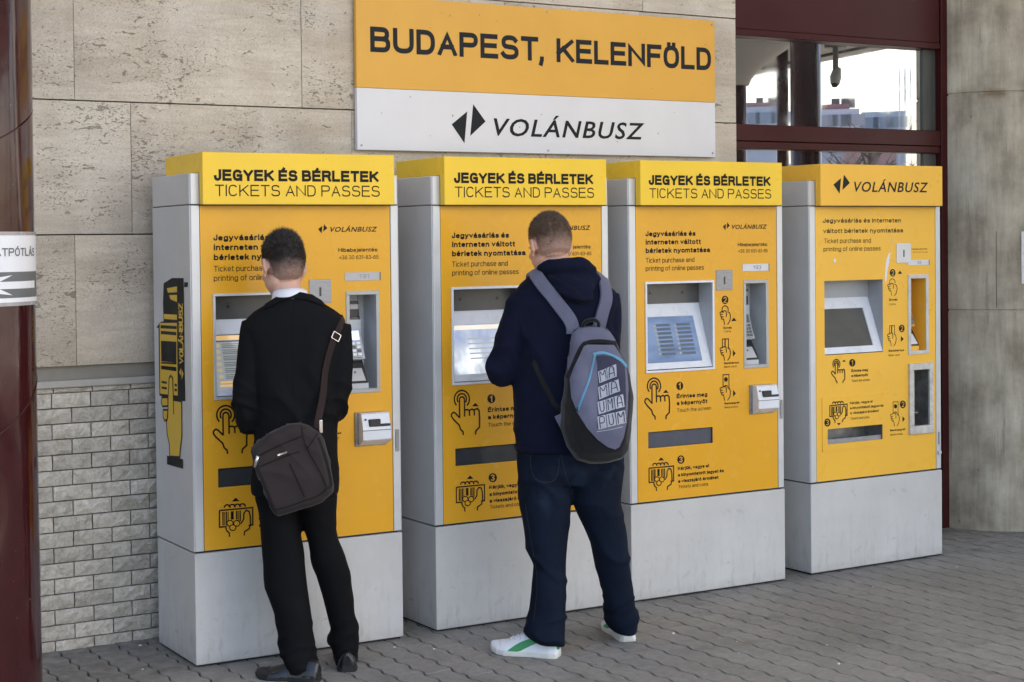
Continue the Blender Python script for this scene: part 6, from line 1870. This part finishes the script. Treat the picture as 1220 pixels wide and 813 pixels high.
# hood bunched behind the neck
hd = MB()
hd.tube(spline([q(644, 333, .02), q(648, 324, -.03), q(660, 319, -.075), q(678, 316, -.088), q(694, 318, -.07), q(703, 325, -.02), q(704, 332, .03)], 4), [.020, .022, .024, .026, .028, .030, .031, .032, .032, .033, .034, .034, .034, .034, .034, .033, .031, .030, .028, .026, .024, .023, .022, .021, .020][:25], 14)
hd.tube(spline([q(646, 338, -.02), q(658, 335, -.075), q(676, 338, -.105), q(694, 342, -.10), q(707, 336, -.06), q(710, 330, .0)], 4), [.018, .02, .022, .025, .028, .03, .033, .035, .037, .038, .038, .038, .037, .036, .034, .032, .030, .027, .024, .022, .02][:21], 14)
rings = []
for py, a_, b_, d_, ry_ in ((322, 662, 700, -.06, .03), (332, 655, 708, -.085, .042), (342, 660, 710, -.105, .045), (350, 668, 708, -.115, .042), (357, 680, 704, -.118, .030), (361, 688, 700, -.112, .016)):
    A_ = q(a_, py, d_); B_ = q(b_, py, d_); c = (A_ + B_) / 2; rx = (B_ - A_).length / 2
    rings.append([c + Vector((rx * math.cos(2 * PI * k / 18), ry_ * math.sin(2 * PI * k / 18), 0)) for k in range(18)])
hd.rings(rings)
hme = remeshed(hd, .0048, 3, 'hood')
def hf(p, n): return .0060 * fold(p, Vector((.5, -.3, 1)), 13, 41, .7) + .003 * NZ(p * 16)
displace(hme, hf); HD = to_parent(hme, 'hood', HOOD, SW_); hdb = bvh_of(hme)
seams('hood_seam', [[(655, 328), (672, 337), (690, 349), (697, 358)]], 1.0, PIPE, .0008, HD, hdb, q)
# waist ribbing
rbm = MB()
loft(rbm, q, [(529, 613, 742, 0, .1285), (530, 612.4, 742.6, 0, .131), (534, 613.2, 742, 0, .130), (537, 615, 740, 0, .124)], 60, 2.4)
rbm.build('waistband', HOOD, SW_, smooth=True)
# jeans
tb = MB(); dl = lambda f: fl2.y * f; dr_ = lambda f: fr2.y * f
loft(tb, q, [(505, 618, 740, 0, .112), (540, 615, 744, 0, .120), (562, 616.5, 743.5, -.002, .118), (575, 620, 741, 0, .104)], 30, 2.3)
loft(tb, q, [(555, 616, 682, 0, .118), (590, 619.5, 682, 0, .115), (620, 622.5, 678.5, dl(.2), .104), (645, 625, 676.5, dl(.35), .095), (662, 629, 675.5, dl(.45), .086), (673, 634.5, 675, dl(.5), .078), (688, 633.5, 675, dl(.6), .074), (705, 632, 675, dl(.7), .076), (735, 629, 674.3, dl(.9), .080), (752, 624.5, 673.5, dl(1), .086), (761, 630, 673, dl(1), .086), (766, 638, 672.5, dl(1), .080)], 26, 2.2)
loft(tb, q, [(555, 676, 744, 0, .118), (598, 681.5, 740, 0, .112), (616, 690, 742.5, dr_(.2), .100), (647, 704, 748, dr_(.35), .088), (680, 711.5, 751.5, dr_(.55), .080), (706, 718, 754.5, dr_(.7), .074), (725, 720, 757.5, dr_(.85), .074), (738, 720.5, 760, dr_(.95), .078), (748, 727, 759.5, dr_(1), .078), (754, 733, 757.5, dr_(1), .072)], 26, 2.2)
tme = remeshed(tb, .0060, 3, 'jeans')
def df(p, n):
    knee = band(p.z, Z(665), .14); hem = band(p.z, .10, .11); seat = band(p.z, Z(590), .09)
    d = .0050 * fold(p, Vector((.9, .2, .6)), 7, 51, .9) * knee + .0060 * fold(p, Vector((-.35, .3, 1)), 14, 52, .8) * hem
    d += .0065 * fold(p, Vector((.8, 0, 1)), 9, 57, .8) * seat + .003 * NZ(Vector((p.x * 9, p.y * 9, p.z * 4)))
    return d
displace(tme, df); JE = to_parent(tme, 'jeans', DENIM, man2); jeb = bvh_of(tme)
seams('pocket_seam', [[(632, 543), (633, 560), (640, 572), (652, 575), (662, 570), (666, 556), (666, 546)], [(668, 540), (674, 565), (682, 590)], [(626, 600), (632, 640), (640, 690), (636, 740)]], .8, simple('denim_stitching', (.011, .015, .024), .8), .0006, JE, jeb, q)
# sneakers
SM = [WLEATH, SOLEW, GRNL, simple('grey_seam', (.45, .45, .47), .6)]
build_shoe(man2, Lc(ground(667, 783)), Lc(ground(585, 776)), .108, 'sneaker', SM, -1)
h2 = Lc(ground(749, 765)); build_shoe(man2, h2, h2 + Vector((-.045, .28, 0)), .100, 'sneaker', SM, -1)

# ---- backpack
bp = thing('backpack', 'lilac-grey and black backpack with blue zips and white printed letter blocks on the young man', 'backpack', B2, -YAW)
BO = [(683, 393), (690, 390), (705, 388), (722, 391), (731, 402), (738, 416), (744, 430), (748, 446), (751, 468), (751.5, 490), (750, 512), (746, 534), (738, 545), (722, 549), (700, 549.5), (685, 546), (674, 532), (667, 508), (668, 480), (673, 450), (675.5, 425), (679, 405)]
ctr = q(712, 470, -.12); rings = []
for f_, sc in ((0, .92), (.15, .99), (.4, 1.0), (.65, .95), (.85, .80), (.96, .58), (1.0, .34)):
    ring = []
    for px, py in BO:
        p = q(px, py, -.13); p = ctr + (p - ctr) * sc
        thick_ = .105 + .075 * max(0, min(1, (py - 400) / 110.))
        p.y = -.118 - thick_ * f_; ring.append(p)
    rings.append(ring)
bb = MB().rings(rings)
pme = remeshed(bb, .006, 7, 'pack', .6)
displace(pme, lambda p, n: .0050 * NZ(p * 9) + .0022 * fold(p, Vector((.4, 0, 1)), 7, 61, .9))
po = to_parent(pme, 'pack_body', BPBLK, bp); pb = bvh_of(pme)
Fp = lambda pts: [(660 + x / 4.52, 380 + y / 4.52) for x, y in pts]
top_p = Fp([(103, 78), (135, 55), (190, 48), (262, 50), (300, 75), (330, 125), (165, 125), (120, 190), (82, 305), (76, 250), (80, 170)])
drape2(pb, top_p, 3.2, .0035, q, 'top_panel', LILAC, bp)
front_p = Fp([(88, 325), (115, 250), (160, 150), (178, 140), (320, 142), (352, 190), (380, 240), (392, 300), (398, 380), (395, 470), (388, 560), (372, 640), (350, 690), (328, 702), (290, 690), (235, 650), (180, 590), (130, 510), (98, 430)])
drape2(pb, front_p, 3.2, .0042, q, 'front_panel', LILAC, bp)
dark_p = Fp([(222, 200), (262, 196), (310, 205), (352, 232), (376, 262), (382, 330), (384, 420), (380, 500), (370, 560), (232, 585), (236, 480), (236, 330), (232, 240)])
drape2(pb, dark_p, 3.2, .0052, q, 'pocket_panel', DLIL, bp)
seams('piping', [Fp([(80, 318), (112, 235), (150, 150), (178, 130), (240, 122), (335, 132)])], 4.0, BPBLK, .0062, bp, pb, q)
seams('zip', [Fp([(222, 192), (205, 260), (180, 350), (150, 440), (134, 492)]), Fp([(210, 188), (265, 184), (320, 202), (362, 232), (386, 262)])], 2.5, ZBLUE, .0068, bp, pb, q)
seams('zip_teeth', [Fp([(222, 200), (204, 262), (178, 352), (148, 440), (136, 484)])], 1.0, simple('zip_teeth_blue', (.06, .22, .38), .4), .0078, bp, pb, q)
seams('zip_pull', [Fp([(134, 478), (130, 492), (128, 512)])], 1.6, BLACKP, .0088, bp, pb, q)
# rows of letter tiles
def rowtiles(x0, y0, x1, y1, h, words):
    n = len(words)
    for i, ch in enumerate(words):
        if ch == ' ': continue
        ax = x0 + (x1 - x0) * i / n; bx = x0 + (x1 - x0) * (i + .92) / n; ay = y0 + (y1 - y0) * i / n; by = y0 + (y1 - y0) * (i + .92) / n
        drape2(pb, Fp([(ax, ay), (bx, by), (bx + h * .10, by + h), (ax + h * .10, ay + h)]), 3.5, .0070, q, 'print_tile', PRINTW, bp)
        W = bx - ax
        lt_ = {'U': [[(.25, .08), (.27, .7), (.5, .86), (.73, .7), (.72, .08)]], 'M': [[(.18, .92), (.2, .1), (.5, .45), (.8, .1), (.82, .92)]], 'A': [[(.2, .92), (.32, .15), (.68, .15), (.8, .92)], [(.28, .6), (.74, .6)]], 'P': [[(.25, .92), (.27, .12), (.75, .15), (.75, .5), (.3, .52)]]}[ch]
        for ps in lt_:
            seams('print_letter', [[Fp([(ax + a * W + b * h * .1, ay + (by - ay) * a + b * h)])[0] for a, b in ps]], 1.0, DLIL, .0082, bp, pb, q)
rowtiles(236, 285, 336, 245, 66, 'MA'); rowtiles(236, 372, 352, 325, 66, 'UMA'[1:] + ''); rowtiles(234, 452, 372, 408, 66, 'UMA'); rowtiles(232, 530, 380, 492, 66, 'PUM')
seams('print_underline', [Fp([(230, 606), (300, 596), (368, 580)])], .8, PRINTW, .0062, bp, pb, q)
# grab loop
MB().tube(spline([q(694, 391, -.15), q(697, 384, -.165), q(707, 381, -.175), q(713, 385, -.165), q(713, 392, -.15)], 4), .0075, 8).build('grab_loop', BPBLK, bp, smooth=True)
# shoulder straps
bvs = [swb, hdb]
s1 = [q(689, 398, -.17), q(674, 375, -.155), q(660, 355, -.140), q(648, 341, -.115), q(641, 332, -.06), q(638, 328, .0), q(634, 334, .07), q(628, 356, .12), q(624, 400, .13), q(630, 450, .12)]
s2 = [q(717, 398, -.165), q(723, 378, -.150), q(727, 360, -.135), q(726, 344, -.105), q(719, 333, -.05), q(712, 330, .0), q(706, 338, .07), q(710, 360, .12), q(716, 400, .13), q(712, 450, .12)]
strap([swb], s1, (.054, .054), .010, .006, 6, 'shoulder_strap', LILAC, bp, smooth=4)
strap([swb], s2, (.054, .052), .010, .006, 6, 'shoulder_strap', LILAC, bp, smooth=4)
strap([swb], [q(675, 501, -.16), q(664, 486, -.15), q(653, 469, -.14), q(645, 453, -.125), q(640, 441, -.11), q(637, 430, -.09)], .020, .002, .003, 6, 'lower_strap', BPBLK, bp, smooth=3)
mb = MB(); a_, b_, c_ = q(661, 497, -.165), q(671, 493, -.185), q(669, 512, -.185)
mb.add([a_, b_, c_, a_ + Vector((0, .02, 0)), b_ + Vector((0, .03, 0)), c_ + Vector((0, .03, 0))], [(0, 1, 2), (3, 5, 4), (0, 3, 4, 1), (1, 4, 5, 2), (2, 5, 3, 0)]).build('strap_gusset', LILAC, bp)
